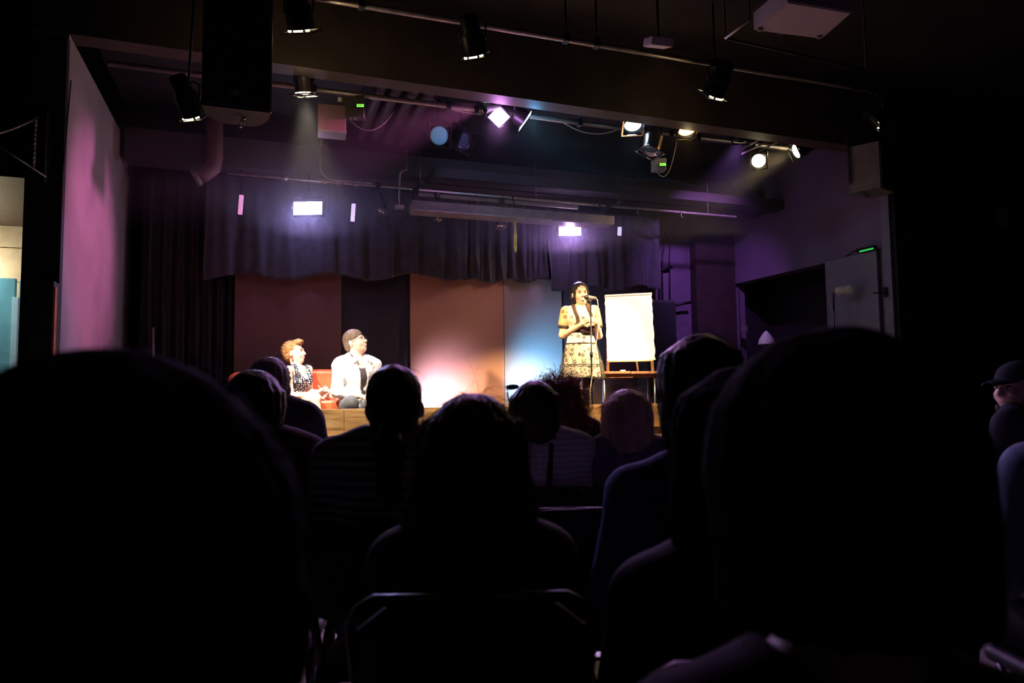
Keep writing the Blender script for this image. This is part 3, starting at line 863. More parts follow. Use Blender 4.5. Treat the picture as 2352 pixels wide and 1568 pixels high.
# long hung box (strip light housing)
A = P(945, 473, Y=7.8); B = P(1406, 508, Y=7.8); zl = (A.z + B.z) / 2
lb = thing('strip_light_housing', 'long grey-brown oblong housing hung over the stage', 'housing', (A.x, 7.8, zl))
obj('body', box2((A.x, 7.74, zl - 0.055), (B.x, 7.94, zl + 0.055), 0.012), 'grey_box', lb, world=True)
obj('lower_lip', box2((A.x + 0.01, 7.725, zl - 0.068), (B.x - 0.16, 7.95, zl - 0.052), 0.004), 'pipe_metal', lb, world=True)
for x in (A.x + 0.05, (A.x + B.x) / 2, B.x - 0.1):
    obj('hanger', tube([(x, 7.84, zl + 0.05), (x, 7.95, zt - 0.02)], 0.008, 6), 'black_metal', lb, world=True)
# lamp socket on a bent tube left of the box
c = P(917, 476, Y=7.9); T = P(925, 395, Y=7.9)
so = thing('hanging_socket', 'small pale socket on a bent tube left of the long hung housing', 'socket', c)
obj('socket', box(c, (0.1, 0.06, 0.05), None, 0.012), 'pipe_metal', so, world=True)
obj('stem', tube([c, (c.x + 0.005, 7.9, T.z - 0.03), (c.x + 0.03, 7.9, T.z + 0.01), (c.x + 0.09, 7.92, T.z + 0.04), (c.x + 0.1, 8.0, 4.46)], 0.011, 8), 'pipe_metal', so, world=True)
# conduit junk: little loops hanging
c = P(779, 421, Y=8.37)
tag(obj('hanging_clamp', tube([c + Vector((0.03 * math.cos(u), 0, 0.028 * math.sin(u))) for u in [k * 0.7 for k in range(10)]], 0.009, 6), 'chrome'), 'small chrome clamp under the pale conduit', 'clamp')
# yellow strap
c0 = P(1183, 503, Y=7.84); c1 = P(1184, 580, Y=7.84)
mat('strap_yellow', (0.8, 0.85, 0.2), 0.7, var=0.15)
sb = bmesh.new(); ring = []
for k in range(9):
    p = c0.lerp(c1, k / 8); w_ = (0.012 if k in (2, 3) else 0.02) * (0.3 if k == 8 else 1)
    ring.append([sb.verts.new(p + Vector((sx * w_, sy * 0.003 + 0.006 * math.sin(k * 1.3), 0))) for sx, sy in ((-1, -1), (1, -1), (1, 1), (-1, 1))])
for k in range(8):
    for i in range(4): sb.faces.new((ring[k][i], ring[k][(i + 1) % 4], ring[k + 1][(i + 1) % 4], ring[k + 1][i]))
tag(obj('hanging_strap', sb, 'strap_yellow'), 'short yellow strap hanging below the long housing', 'strap')

# dimmer boxes with green digits
def dimmer(label, px, py, w_px, h_px, Y, mname, dpx, dpy, dot_w, plug=True):
    c = P(px, py, Y=Y); k = (c - CAM).length / F_PX
    t = thing('dimmer_pack', label, 'dimmer pack', c)
    R = rotm(0, 0, -0.3)
    obj('case', box(c, (w_px * k, 0.12, h_px * k), R, 0.006), mname, t, world=True)
    e = P(dpx, dpy, Y=Y - 0.085)
    obj('display', box(e, (dot_w * 4.6 * k, 0.01, 9 * k), R, 0.002), 'black_metal', t, world=True)
    for i in range(4):
        o = e + R @ Vector(((i - 1.5) * dot_w * k, -0.008, 0))
        g = bmesh.new()
        for dx, dz, sx, sz in ((0, 0.35, 0.5, 0.12), (0, -0.35, 0.5, 0.12), (0.28, 0, 0.14, 0.7), (-0.28, 0, 0.14, 0.7)):
            bx(g, o + R @ Vector((dx * dot_w * k * 0.9, 0, dz * 7 * k)), (sx * dot_w * k, 0.004, sz * 8 * k), R)
        obj('digit', g, emis('green_digit', (0.25, 1.0, 0.08), 2.2), t, world=True)
    if plug:
        for dx in (-4, 4):
            q = c + R @ Vector((dx * k, -0.02, -h_px * k / 2 - 0.018)); obj('plug', tube([q, q + Vector((0, 0, 0.035))], 0.012, 8), 'pipe_metal', t, world=True)
    return t
dimmer('dark dimmer box with a row of green digits, left of the ceiling pipes', 812, 248, 46, 46, 7.0, 'dark_brown', 828, 243, 4.0)
dimmer('grey dimmer box with a green display hanging below the chrome can', 1513, 380, 29, 26, 6.95, 'grey_box', 1522, 378, 3.6)
c = P(762, 278, Y=7.05); k = c.length / F_PX
bxx = thing('cable_box', 'brown sheet-metal box under the header, left of the green digits', 'box', c)
obj('case', box(c, (54 * k, 0.16, 55 * k), rotm(0, 0, -0.05), 0.006), 'panel_maroon', bxx, world=True)
obj('bottom_lip', box(c + Vector((0.0, -0.03, -30 * k)), (54 * k, 0.2, 0.02), rotm(0, 0, -0.05), 0.003), 'grey_box', bxx, world=True)
c = P(785, 229, Y=7.0)
tag(obj('label_card', box(c, (0.075, 0.006, 0.045), rotm(0, 0.05, -0.1), 0.002), 'white_plastic'), 'small white card stuck beside the dimmer box', 'card')
rng = random.Random(4)
for i, (pa, pb, sag, mn, lbl) in enumerate((((740, 215), (838, 200), 0.12, 'cable', 'dark cable looping from the dimmer box towards the header'),
                                     ((800, 272), (905, 255), 0.16, 'cable', 'dark cable looping under the dimmer box to the ceiling pipes'),
                                     ((1000, 240), (1108, 262), 0.02, 'pale_cable', 'pale cable running along the pipe to the diamond lamp'),
                                     ((985, 222), (1112, 242), 0.09, 'pale_cable', 'thin cable sagging below the header left of the diamond lamp'),
                                     ((1290, 279), (1420, 297), 0.09, 'pale_cable', 'pale cable right of the cyan lamp along the back pipe'))):
    tag(obj('cable', tube(arc_pts(P(*pa, Y=6.98), P(*pb, Y=6.98), sag), 0.006, 6), mn), lbl, 'cable')
c0 = P(1508, 392, Y=6.95); c1 = P(1556, 316, Y=6.95); cm = P(1535, 422, Y=6.95)
pts = [c0.lerp(cm, t).lerp(cm.lerp(c1, t), t) + Vector((0, 0, -0.05 * math.sin(t * 3.14))) for t in [k / 12 for k in range(13)]]
tag(obj('cable', tube(pts, 0.006, 6), 'pale_cable'), 'pale cable looping below the grey dimmer box', 'cable')
# thin lamps' stay bars near the warm lamps on the right
for i, (pa, pb) in enumerate((((1704, 342), (1745, 320)), ((1704, 354), (1768, 322)), ((1745, 346), (1795, 322)))):
    tag(obj('stay_bar', tube([P(*pa, Y=6.95), P(*pb, Y=6.6)], 0.012, 8), 'pipe_metal'), ['upper short slanted metal bar left of the round warm lamp', 'long slanted metal bar just left of the round warm lamp', 'slanted metal bar above the round warm lamp'][i], 'bar', 'slanted bars by the warm lamps')

# ------------------------------------------------------------------ loudspeakers
mat('speaker_cloth', (0.012, 0.014, 0.018), 0.85, var=0.3, scale=200, bump=0.3, bscale=400)
mat('speaker_case', (0.03, 0.03, 0.033), 0.6, var=0.3, bump=0.25, bscale=150)
mat('speaker_grey', (0.16, 0.13, 0.11), 0.6, var=0.2, bump=0.25, bscale=150)
def wedge(pts_bottom, z0, z1):
    bm = bmesh.new(); lo = [bm.verts.new((x, y, z0)) for x, y in pts_bottom]; hi = [bm.verts.new((x, y, z1)) for x, y in pts_bottom]
    n = len(lo); bm.faces.new(list(reversed(lo))); bm.faces.new(hi)
    for i in range(n): bm.faces.new((lo[i], lo[(i + 1) % n], hi[(i + 1) % n], hi[i]))
    bmesh.ops.recalc_face_normals(bm, faces=bm.faces[:])
    return bm
sa = P(462, 252, Y=5.3); sb_ = P(622, 252, Y=5.3); zb = P(541, 250, Y=5.3).z
sp = thing('loudspeaker', 'big black loudspeaker hanging at the upper left', 'loudspeaker', (sa.x, 5.3, zb))
obj('cabinet', wedge([(sa.x, 5.3), (sb_.x, 5.3), (sb_.x - 0.02, 5.48), (sb_.x - 0.1, 5.62), (sa.x + 0.1, 5.62), (sa.x + 0.02, 5.48)], zb, zb + 1.05), 'speaker_case', sp, world=True)
obj('grille', box2((sa.x + 0.01, 5.285, zb + 0.015), (sb_.x - 0.01, 5.302, zb + 1.03), 0.004), 'speaker_cloth', sp, world=True)
e = P(540, 213, Y=5.28)
obj('badge', box(e, (0.055, 0.006, 0.03), None, 0.002), 'grey_box', sp, world=True)
obj('corner_strip', box2((sb_.x - 0.006, 5.28, zb), (sb_.x + 0.006, 5.31, zb + 1.05), 0.002), 'grey_box', sp, world=True)
c = P(559, 280, Y=5.45)
obj('shackle', chain_mesh(c + Vector((-0.02, 0, -0.035)), c + Vector((0.02, 0, 0.06)), 0.045, 0.006), 'chrome', sp, world=True)
for x in (sa.x + 0.1, sb_.x - 0.1): obj('hanging_chain', tube([(x, 5.5, zb + 1.0), (x, 5.5, CEIL)], 0.008, 6), 'black_metal', sp, world=True)
# right one, turned to face the room's middle
zb = P(1985, 438, Y=6.0).z; a_ = P(1956, 430, Y=6.1); c_ = P(2014, 425, Y=5.9)
sp = thing('loudspeaker', 'grey-sided loudspeaker hanging by the right end of the header', 'loudspeaker', (a_.x, 6.05, zb))
obj('cabinet', wedge([(a_.x, 6.12), (c_.x, 5.85), (c_.x + 0.3, 5.95), (c_.x + 0.28, 6.22), (a_.x + 0.1, 6.22)], zb, zb + 0.52), 'speaker_grey', sp, world=True)
obj('grille', box(((c_.x * 2 + 0.3) / 2, 5.885, zb + 0.26), (0.3, 0.012, 0.5), rotm(0, 0, 0.32), 0.003), 'speaker_cloth', sp, world=True)
c = P(1980, 446, Y=6.0)
obj('shackle', chain_mesh(c + Vector((-0.09, 0, -0.005)), c + Vector((0.1, 0, 0.0)), 0.045, 0.006), 'chrome', sp, world=True)
obj('hanging_chain', chain_mesh((a_.x - 0.02, 6.1, zb + 0.1), (a_.x - 0.02, 6.1, CEIL), 0.04, 0.005), 'black_metal', sp, world=True)
# black floor speaker behind the easel
a_ = P(1506, 690, Y=8.5); c_ = P(1545, 690, Y=8.5)
sp = thing('loudspeaker', 'tall black loudspeaker standing behind the white easel', 'loudspeaker', (a_.x, 8.5, STG))
obj('cabinet', box2((a_.x - 0.2, 8.42, STG), (c_.x, 8.72, a_.z), 0.02), 'speaker_case', sp, world=True)
obj('grille', box2((a_.x - 0.18, 8.405, STG + 0.04), (c_.x - 0.02, 8.422, a_.z - 0.04), 0.006), 'speaker_cloth', sp, world=True)

# ------------------------------------------------------------------ projector over the audience
pj_c = [P(1810, 6, Z=3.35), P(1957, 30, Z=3.35), P(1888, 90, Z=3.35), P(1730, 70, Z=3.35)]
pc = sum(pj_c, Vector()) / 4
pj = thing('projector', 'pale projector hung from the ceiling at the upper right', 'projector', pc)
mat('projector_grey', (0.55, 0.46, 0.46), 0.55, var=0.08, scale=3)
pb_ = bmesh.new(); lo = [pb_.verts.new(v) for v in pj_c]; hi = [pb_.verts.new(v + Vector((0, 0, 0.11))) for v in pj_c]
pb_.faces.new(lo); pb_.faces.new(hi)
for i in range(4): pb_.faces.new((lo[i], lo[(i + 1) % 4], hi[(i + 1) % 4], hi[i]))
bmesh.ops.recalc_face_normals(pb_, faces=pb_.faces[:]); bmesh.ops.bevel(pb_, geom=pb_.edges[:], offset=0.006, segments=2, affect='EDGES')
obj('body', pb_, 'projector_grey', pj, world=True)
fm = pj_c[3].lerp(pj_c[2], 0.42); fdir = ((pj_c[3] + pj_c[2]) - (pj_c[0] + pj_c[1])).normalized()
obj('lens', lathe([(0.001, 0.0), (0.03, 0.0), (0.036, 0.012), (0.038, -0.03)], 20, M=aim(fm + Vector((0, 0, 0.045)) + fdir * 0.012, fm + Vector((0, 0, 0.045)) + fdir)), 'lens_glass', pj, world=True)
for t_, s_ in ((0.06, 0.06), (0.92, 0.06)):
    q = pj_c[3].lerp(pj_c[2], t_) - fdir * 0.03
    obj('foot', lathe([(0.001, 0), (0.016, 0), (0.018, 0.012), (0.001, 0.012)], 14, M=Matrix.Translation(q - Vector((0, 0, 0.012)))), 'grey_box', pj, world=True)
bk = tube([pc + Vector((0, 0, 0.1)), pc + Vector((0, 0, CEIL - 3.35))], 0.025, 10)
obj('ceiling_mount', bk, 'black_metal', pj, world=True)
a_ = P(1666, 88, Z=3.42); b_ = P(1722, 46, Z=3.42)
pf = thing('hanging_rack', 'dark metal frame beside the pale projector, its left bar glinting', 'rack', a_)
obj('bar', tube([a_, b_], 0.008, 8), 'pipe_metal', pf, world=True)
e_ = P(1990, 160, Z=3.42)
obj('bar', tube([a_, e_], 0.008, 8), 'black_metal', pf, world=True)
for v in (a_, e_, b_): obj('hanger_rod', tube([v, (v.x, v.y, CEIL)], 0.006, 6), 'black_metal', pf, world=True)
# small pale ceiling speaker box near the front pipe
c = P(1512, 98, Y=5.1)
cb = thing('ceiling_box', 'small dim pale box up by the front pipe, left of the projector', 'box', c)
obj('case', box(c, (0.2, 0.18, 0.07), rotm(0.35, 0, -0.1), 0.012), 'projector_grey', cb, world=True)
obj('bracket', tube([c, (c.x, c.y, CEIL)], 0.01, 8), 'black_metal', cb, world=True)

# ------------------------------------------------------------------ left edge: lobby seen past the post, bracket with chain
struct('wall_post', box2((-1.70, HDR_Y - 0.06, 0), (-1.448, HDR_Y + 0.02, HDR_Z)), 'dark_brown')
la = P(66, 700, Y=6.05); lb2 = P(124, 700, Y=6.05); lz = P(110, 645, Y=6.05).z
struct('wall_low_post', box2((la.x, 6.03, 0), (lb2.x, HDR_Y - 0.06, lz), 0.006), 'dark_brown')
struct('trim_lit_edge', box2((lb2.x, 6.04, 0), (lb2.x + 0.008, 6.1, lz - 0.04), 0.002), 'orange_lit_edge')  # thin plate with the warm light on the post's side in its colour
lob = struct('wall_lobby', box2((-4.6, 8.3, 0), (-1.75, 8.4, 3.4)), 'lobby_plank')
for i in range(9):
    za_ = 0.3 + i * 0.345
    obj('plank', box2((-4.6, 8.27, za_), (-1.75, 8.3, za_ + 0.335), 0.004), 'lobby_plank', lob)
struct('wall_lobby_side', box2((-4.7, 6.4, 0), (-4.6, 8.4, 3.4)), 'plaster')
struct('ceiling_lobby', box2((-4.6, 6.3, P(20, 398, Y=6.3).z), (-1.7, 8.4, P(20, 398, Y=6.3).z + 0.1)), 'dark_brown')
struct('wall_above_lobby', box2((-6, HDR_Y, P(20, 398, Y=6.3).z), (-1.69, HDR_Y + 0.1, CEIL)), 'black_paint')
struct('wall_house_front_left', box2((-6, HDR_Y, 0), (-3.2, HDR_Y + 0.1, 3.2)), 'black_paint')
ll = thing('wall_lamp', 'warm wall lamp in the lobby beyond the left doorway', 'lamp', (-2.62, 8.2, 2.55))
obj('shade', lathe([(0.05, -0.09), (0.09, 0.09)], 20, M=Matrix.Translation((-2.66, 8.18, 2.35))), emis('lobby_shade', (1.0, 0.8, 0.45), 1.6), ll, world=True)
obj('arm', tube([(-2.66, 8.18, 2.35), (-2.66, 8.28, 2.3)], 0.012, 8), 'black_metal', ll, world=True)
l = bpy.data.lights.new('lobby_glow', 'POINT'); l.color = (1.0, 0.85, 0.6); l.energy = 22; l.shadow_soft_size = 0.1
o = bpy.data.objects.new('lobby_glow', l); COL.objects.link(o); o.location = (-2.66, 8.05, 2.4); o.parent = ll; o.matrix_parent_inverse = ll.matrix_basis.inverted()
# teal door leaf standing open, a noticeboard with pictures behind the post
ta = P(36, 700, Y=6.75)
dr = struct('door_2', box2((-2.9, 6.72, 0.02), (ta.x, 6.77, P(30, 640, Y=6.75).z), 0.006), 'teal_paint')
obj('door_edge', box2((ta.x - 0.012, 6.70, 0.02), (ta.x + 0.03, 6.775, P(40, 690, Y=6.75).z + 0.02), 0.004), 'white_plastic', dr)
area(None, (-2.3, 6.45, 2.6), (-2.3, 6.75, 1.5), (0.55, 0.9, 1.0), 9, 0.3, 0.3, 'lobby_ceiling_light', spread=120)
na = P(45, 800, Y=6.9); nb = P(67, 645, Y=6.9)
nbd = thing('notice_board', 'narrow pin board with pale pictures and an orange strip behind the dark post', 'notice board', (na.x, 6.9, na.z))
obj('board', box2((na.x - 0.02, 6.9, na.z - 0.3), (nb.x + 0.1, 6.92, nb.z), 0.004), 'teal_paint', nbd, world=True)
mat('orange_card', (0.6, 0.3, 0.06), 0.6, var=0.2); mat('picture_print', (0.55, 0.55, 0.55), 0.6, var=0.85, scale=22)
for za_, zb_, mn in ((703, 715, 'orange_card'), (718, 745, 'picture_print'), (748, 775, 'picture_print'), (778, 808, 'picture_print'), (811, 840, 'white_plastic')):
    p_, q_ = P(46, zb_, Y=6.895), P(64, za_, Y=6.895)
    obj('picture', box2((p_.x, 6.89, p_.z), (q_.x + 0.02, 6.9, q_.z), 0.001), mn, nbd, world=True)
# bracket and chain
br = thing('wall_bracket', 'dark wall bracket with a hanging chain at the far left', 'bracket', P(100, 405, Y=6.1))
obj('upper_bar', tube(arc_pts(P(-30, 312, Y=5.9), P(86, 270, Y=6.1), 0.015), 0.01, 8), 'pipe_metal', br, world=True)
obj('brace', tube([P(-20, 322, Y=5.9), P(106, 407, Y=6.1)], 0.006, 8), 'pipe_metal', br, world=True)
obj('chain', chain_mesh(P(83, 272, Y=6.08), P(78, 381, Y=6.08), 0.022, 0.0035), 'chrome', br, world=True)
obj('mounting_plate', box(P(100, 340, Y=6.18), (0.06, 0.12, 0.55), None, 0.006), 'black_metal', br, world=True)
# vertical pipe elbow in the far left of the stage
pts = [Vector((P(492, 280, Y=8.3).x, 8.3, 4.46)), P(492, 365, Y=8.3), P(488, 385, Y=8.3), P(470, 398, Y=8.3), P(455, 405, Y=8.3)]
dk = thing('duct_elbow', 'dark duct with an elbow left of the soffit beam', 'duct', pts[0])
obj('pipe', tube(pts, 0.09, 14), 'panel_maroon', dk, world=True)
obj('end_band', tube([pts[-1], pts[-1] + (pts[-1] - pts[-2]) * 0.6], 0.1, 14), 'grey_box', dk, world=True)
tag(obj('wall_cable', tube([P(163, 185, X=XL + 0.012), P(150, 330, X=XL + 0.012), P(144, 398, X=XL + 0.012)], 0.005, 6), 'cable'), 'thin dark cable running down the pink-lit left wall', 'cable')
tag(obj('standing_pole', tube([P(352, 752, Y=8.6), P(352, 1010, Y=8.6)], 0.014, 8), 'pipe_metal'), 'thin upright pole at the left edge of the black curtain', 'pole')

# ------------------------------------------------------------------ right side: cables, boxes, microphone
for i, (x1, x2, xb) in enumerate(((1527, 1520, 1514), (1545, 1527, 1521), (1562, 1540, 1538))):
    pts = [P(x1, 520 + 4 * i, Y=YB - 0.17), P(x2, 560, Y=YB - 0.17), P(xb, 600, Y=YB - 0.17), P(xb + 1, 690, Y=YB - 0.17)]
    tag(obj('wall_cable', tube(pts, 0.016 - 0.003 * i, 8), 'cable'), ['leftmost and thickest dark cable down the violet-lit corner wall', 'middle dark cable down the violet-lit corner wall', 'rightmost dark cable down the violet-lit corner wall'][i], 'cable', 'cables on the violet corner wall')
tag(obj('wall_peg', tube([P(1508, 623, Y=YB - 0.19), P(1544, 613, Y=YB - 0.24)], 0.022, 8), 'black_metal'), 'short black peg across the cables on the violet corner wall', 'peg')
tag(obj('boom_stand', tube([P(1545, 703, Y=YB - 0.3), P(1570, 697, Y=YB - 0.32), P(1588, 694, Y=YB - 0.34)], 0.02, 8), 'black_metal'), 'black boom sticking out beside the floor loudspeaker', 'boom')
tag(obj('wall_cable', tube([P(1546, 704, Y=YB - 0.3), P(1541, 730, Y=YB - 0.3), P(1552, 765, Y=YB - 0.3)], 0.006, 6), 'pale_cable'), 'thin cable dangling from the black boom', 'cable')
c = P(1709, 755, X=XR - 0.024)
jb = thing('junction_box', 'small metal junction box on the dark right wall, above the audience heads', 'junction box', c)
obj('box', box(c, (0.06, 0.09, 0.1), None, 0.006), 'pipe_metal', jb, world=True)
obj('conduit', tube([P(1697, 660, X=XR - 0.02), P(1703, 800, X=XR - 0.02)], 0.008, 8), 'dark_brown', jb, world=True)
c = P(1990, 572, X=XR - 0.1)
pw = thing('door_closer', 'dark door closer lit green above the open door', 'door closer', c)
obj('body', box(c, (0.06, 0.26, 0.05), None, 0.008), 'black_metal', pw, world=True)
e = P(1990, 574, X=XR - 0.14)
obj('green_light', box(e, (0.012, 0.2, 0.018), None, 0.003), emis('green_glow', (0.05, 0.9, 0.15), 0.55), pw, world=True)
obj('arm', tube([c, P(1962, 576, X=XR - 0.12), P(1945, 588, X=XR - 0.04)], 0.009, 8), 'black_metal', pw, world=True)
# fluffy microphone on a stand
mb = P(1917, 900, Y=6.9); mh = P(1910, 668, Y=6.9); tipp = P(1958, 664, Y=6.7)
ms = thing('microphone_stand', 'dark microphone stand holding a fluffy white microphone on the right', 'microphone stand', (mb.x, 6.9, STG))
obj('pole', tube([(mb.x, 6.9, STG + 0.03), (mh.x + 0.03, 6.9, mh.z - 0.02)], 0.009, 8), 'black_metal', ms, world=True)
lg = bmesh.new()
for u in (0.4, 2.5, 4.6): tube([(mb.x, 6.9, STG + 0.14), (mb.x + 0.22 * math.cos(u), 6.9 + 0.22 * math.sin(u), STG + 0.012)], 0.008, 6, lg)
obj('tripod', lg, 'black_metal', ms, world=True)
fm_ = thing('fluffy_microphone', 'microphone in a fluffy white windshield at the right of the stage', 'microphone', mh)
Mf = aim(mh + (tipp - mh) * 0.25, tipp)
Lf = (tipp - mh).length * 0.9
Fz = Field().cap(tuple(mh + (tipp - mh) * 0.35), tuple(mh + (tipp - mh) * 0.9), 0.04, 0.043, 0.02)
fz = displace(Fz.mesh(0.006), lambda p: 0.007 * wob(p, 90, 2) + 0.005 * wob(p, 210, 5))
mat('fur_white', (0.8, 0.76, 0.68), 0.9, var=0.15, scale=60)
fu = obj('windshield', fz, 'fur_white', fm_, world=True)
fs = obj('fur_hairs', strands(fz, 1400, 0.03, 7, 0.014, 0.0007, wave=0.006), 'fur_white', fu, world=False); fs['kind'] = 'stuff'
obj('handle', tube([mh - (tipp - mh) * 0.12, mh + (tipp - mh) * 0.3], 0.014, 10), 'grey_box', fm_, world=True)
obj('cable', tube([mh - (tipp - mh) * 0.12, P(1903, 690, Y=6.9), P(1915, 720, Y=6.88), P(1914, 760, Y=6.86), (mb.x - 0.05, 6.9, STG + 0.02)], 0.005, 6), 'pale_cable', fm_, world=True)
# pale lampshade peeping over the heads
c = P(1760, 770, Y=8.0)
lp = thing('shade_lamp', 'small pale cone shade peeping above the dark heads on the right', 'lamp', (c.x, 8.0, STG))
obj('shade', lathe([(0.012, 0.06), (0.05, 0.02), (0.10, -0.06), (0.11, -0.12)], 16, M=Matrix.Translation(c)), 'white_plastic', lp, world=True)
obj('stem', tube([(c.x, 8.0, STG + 0.02), (c.x, 8.0, c.z + 0.03)], 0.01, 8), 'black_metal', lp, world=True)
obj('base', lathe([(0.001, 0.03), (0.09, 0.025), (0.1, 0)], 16, M=Matrix.Translation((c.x, 8.0, STG))), 'black_metal', lp, world=True)
# dim timber lintel at the far right
struct('trim_5', box2((P(2296, 500, Y=6.2).x, 6.1, P(2320, 522, Y=6.2).z), (9.4, 6.24, P(2320, 482, Y=6.2).z), 0.004), 'header_paint')

# ------------------------------------------------------------------ people: shared anatomy
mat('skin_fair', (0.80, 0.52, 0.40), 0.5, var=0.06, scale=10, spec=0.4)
mat('skin_warm', (0.74, 0.47, 0.32), 0.5, var=0.06, scale=10, spec=0.4)
mat('lip_red', (0.55, 0.16, 0.14), 0.4, var=0.05)
mat('teeth', (0.85, 0.82, 0.76), 0.3, var=0)
mat('eye_dark', (0.03, 0.02, 0.018), 0.2, var=0)
mat('eye_white', (0.8, 0.78, 0.75), 0.3, var=0)
HAIRS = {'hair_black': (0.006, 0.004, 0.004), 'hair_raven': (0.02, 0.012, 0.013), 'hair_dark': (0.022, 0.014, 0.011), 'hair_brown': (0.06, 0.028, 0.016), 'hair_auburn': (0.09, 0.036, 0.022), 'hair_copper': (0.30, 0.14, 0.11), 'hair_blonde': (0.55, 0.43, 0.36), 'hair_ginger': (0.42, 0.22, 0.09), 'hair_grey': (0.30, 0.27, 0.27), 'hair_greybrown': (0.13, 0.09, 0.07)}
for k_, c_ in HAIRS.items(): mat(k_, c_, 0.5, var=0.35, scale=40, bump=0.35, bscale=120, stretch=(1, 1, 0.12), spec=0.25)


mb_ = MATS['hair_black'].node_tree.nodes['Principled BSDF']; mb_.inputs['Roughness'].default_value = 0.95; mb_.inputs['Specular IOR Level'].default_value = 0.02


def V3(*a): return Vector(a)


def head_sdf(F, c, R, s=1.0, jaw=1.0, k=0.02, female=True):
    """cranium, face, nose, chin and ears; the face looks along the local -y axis of R"""
    def q(x, y, z): return tuple(Vector(c) + R @ (Vector((x, y, z)) * s))
    def rr(*r): return tuple(v * s for v in r)
    F.ell(q(0, 0.014, 0.034), rr(0.077, 0.096, 0.088), R, k * s)
    F.ell(q(0, -0.022, -0.035), rr(0.064 * jaw, 0.074, 0.078), R, 0.035 * s)
    F.ell(q(0, -0.052, -0.088), rr(0.034 * jaw, 0.034, 0.028), R, 0.025 * s)
    for sx in (-1, 1):
        F.ell(q(sx * 0.036, -0.066, -0.032), rr(0.026, 0.022, 0.024), R, 0.02 * s)
        F.ell(q(sx * 0.031, -0.092, 0.006), rr(0.015, 0.011, 0.010), R, 0.008 * s, op='s')
        F.ell(q(sx * 0.079, 0.012, -0.012), rr(0.011, 0.020, 0.031), R @ rotm(0, 0, sx * 0.35), 0.006 * s)
        F.cap(q(sx * 0.012, -0.089, 0.026), q(sx * 0.045, -0.078, 0.026), 0.008 * s, 0.007 * s, 0.014 * s)
    F.cap(q(0, -0.088, 0.014), q(0, -0.108, -0.026), 0.009 * s, 0.012 * s, 0.010 * s)
    for sx in (-1, 1): F.ell(q(sx * 0.012, -0.098, -0.030), rr(0.009, 0.010, 0.008), R, 0.006 * s)
    F.ell(q(0, -0.088, -0.058), rr(0.024, 0.012, 0.011), R, 0.012 * s)
    return q


def face_parts(root, c, R, s=1.0, smile=False, brow='hair_dark', lips='lip_red', closed=False):
    def q(x, y, z): return Vector(c) + R @ (Vector((x, y, z)) * s)
    for sx in (-1, 1):
        m = bmesh.new(); bmesh.ops.create_uvsphere(m, u_segments=12, v_segments=8, radius=1.0, matrix=Matrix.Translation(q(sx * 0.031, -0.0815, 0.005)) @ R.to_4x4() @ Matrix.Diagonal((0.0135 * s, 0.009 * s, (0.0045 if smile else 0.0065) * s, 1)))
        e = obj('eye', m, 'eye_white', root, True)
        m = bmesh.new(); bmesh.ops.create_uvsphere(m, u_segments=12, v_segments=8, radius=1.0, matrix=Matrix.Translation(q(sx * 0.031, -0.0865, 0.005)) @ R.to_4x4() @ Matrix.Diagonal((0.0068 * s, 0.0048 * s, (0.0045 if smile else 0.0062) * s, 1)))
        obj('iris', m, 'eye_dark', e, True)
        pts = [q(sx * (0.016 + 0.034 * t), -0.0955 + 0.016 * t * t, 0.026 + 0.006 * math.sin(t * 2.6)) for t in [i / 6 for i in range(7)]]
        obj('eyebrow', tube(pts, 0.0024 * s, 6, r2=0.0013 * s), brow, root)
        pts = [q(sx * (0.018 + 0.027 * t), -0.0895 + 0.006 * t * t, 0.0095 + 0.004 * math.sin(t * 3.14)) for t in [i / 6 for i in range(7)]]
        obj('eyelid', tube(pts, 0.0022 * s, 6), 'eye_dark', root)
    w, dz = (0.034, 0.013) if smile else (0.021, 0.002)
    def mouth(z0, r, sag):
        return tube([q(w * u, (-0.103 if smile else -0.0965) + 0.022 * u * u, -0.058 + z0 + dz * u * u - sag * (1 - u * u)) for u in [-1 + i / 4 for i in range(9)]], r * s, 6)
    obj('upper_lip', mouth(0.006 if smile else 0.0035, 0.0034 if smile else 0.0026, 0.0), lips, root)
    obj('lower_lip', mouth(-0.007 if smile else -0.003, 0.004 if smile else 0.003, 0.013 if smile else 0.0), lips, root)
    if smile:
        vs = []; m = bmesh.new()
        ring = [[m.verts.new(q(w * 0.9 * u, -0.1065 + 0.022 * u * u, -0.058 + dz * u * u + (0.004 if t else -0.005 - 0.011 * (1 - u * u)))) for t in (0, 1)] for u in [-1 + i / 4 for i in range(9)]]
        for i in range(8): m.faces.new((ring[i][0], ring[i + 1][0], ring[i + 1][1], ring[i][1]))
        obj('teeth', m, 'teeth', root)


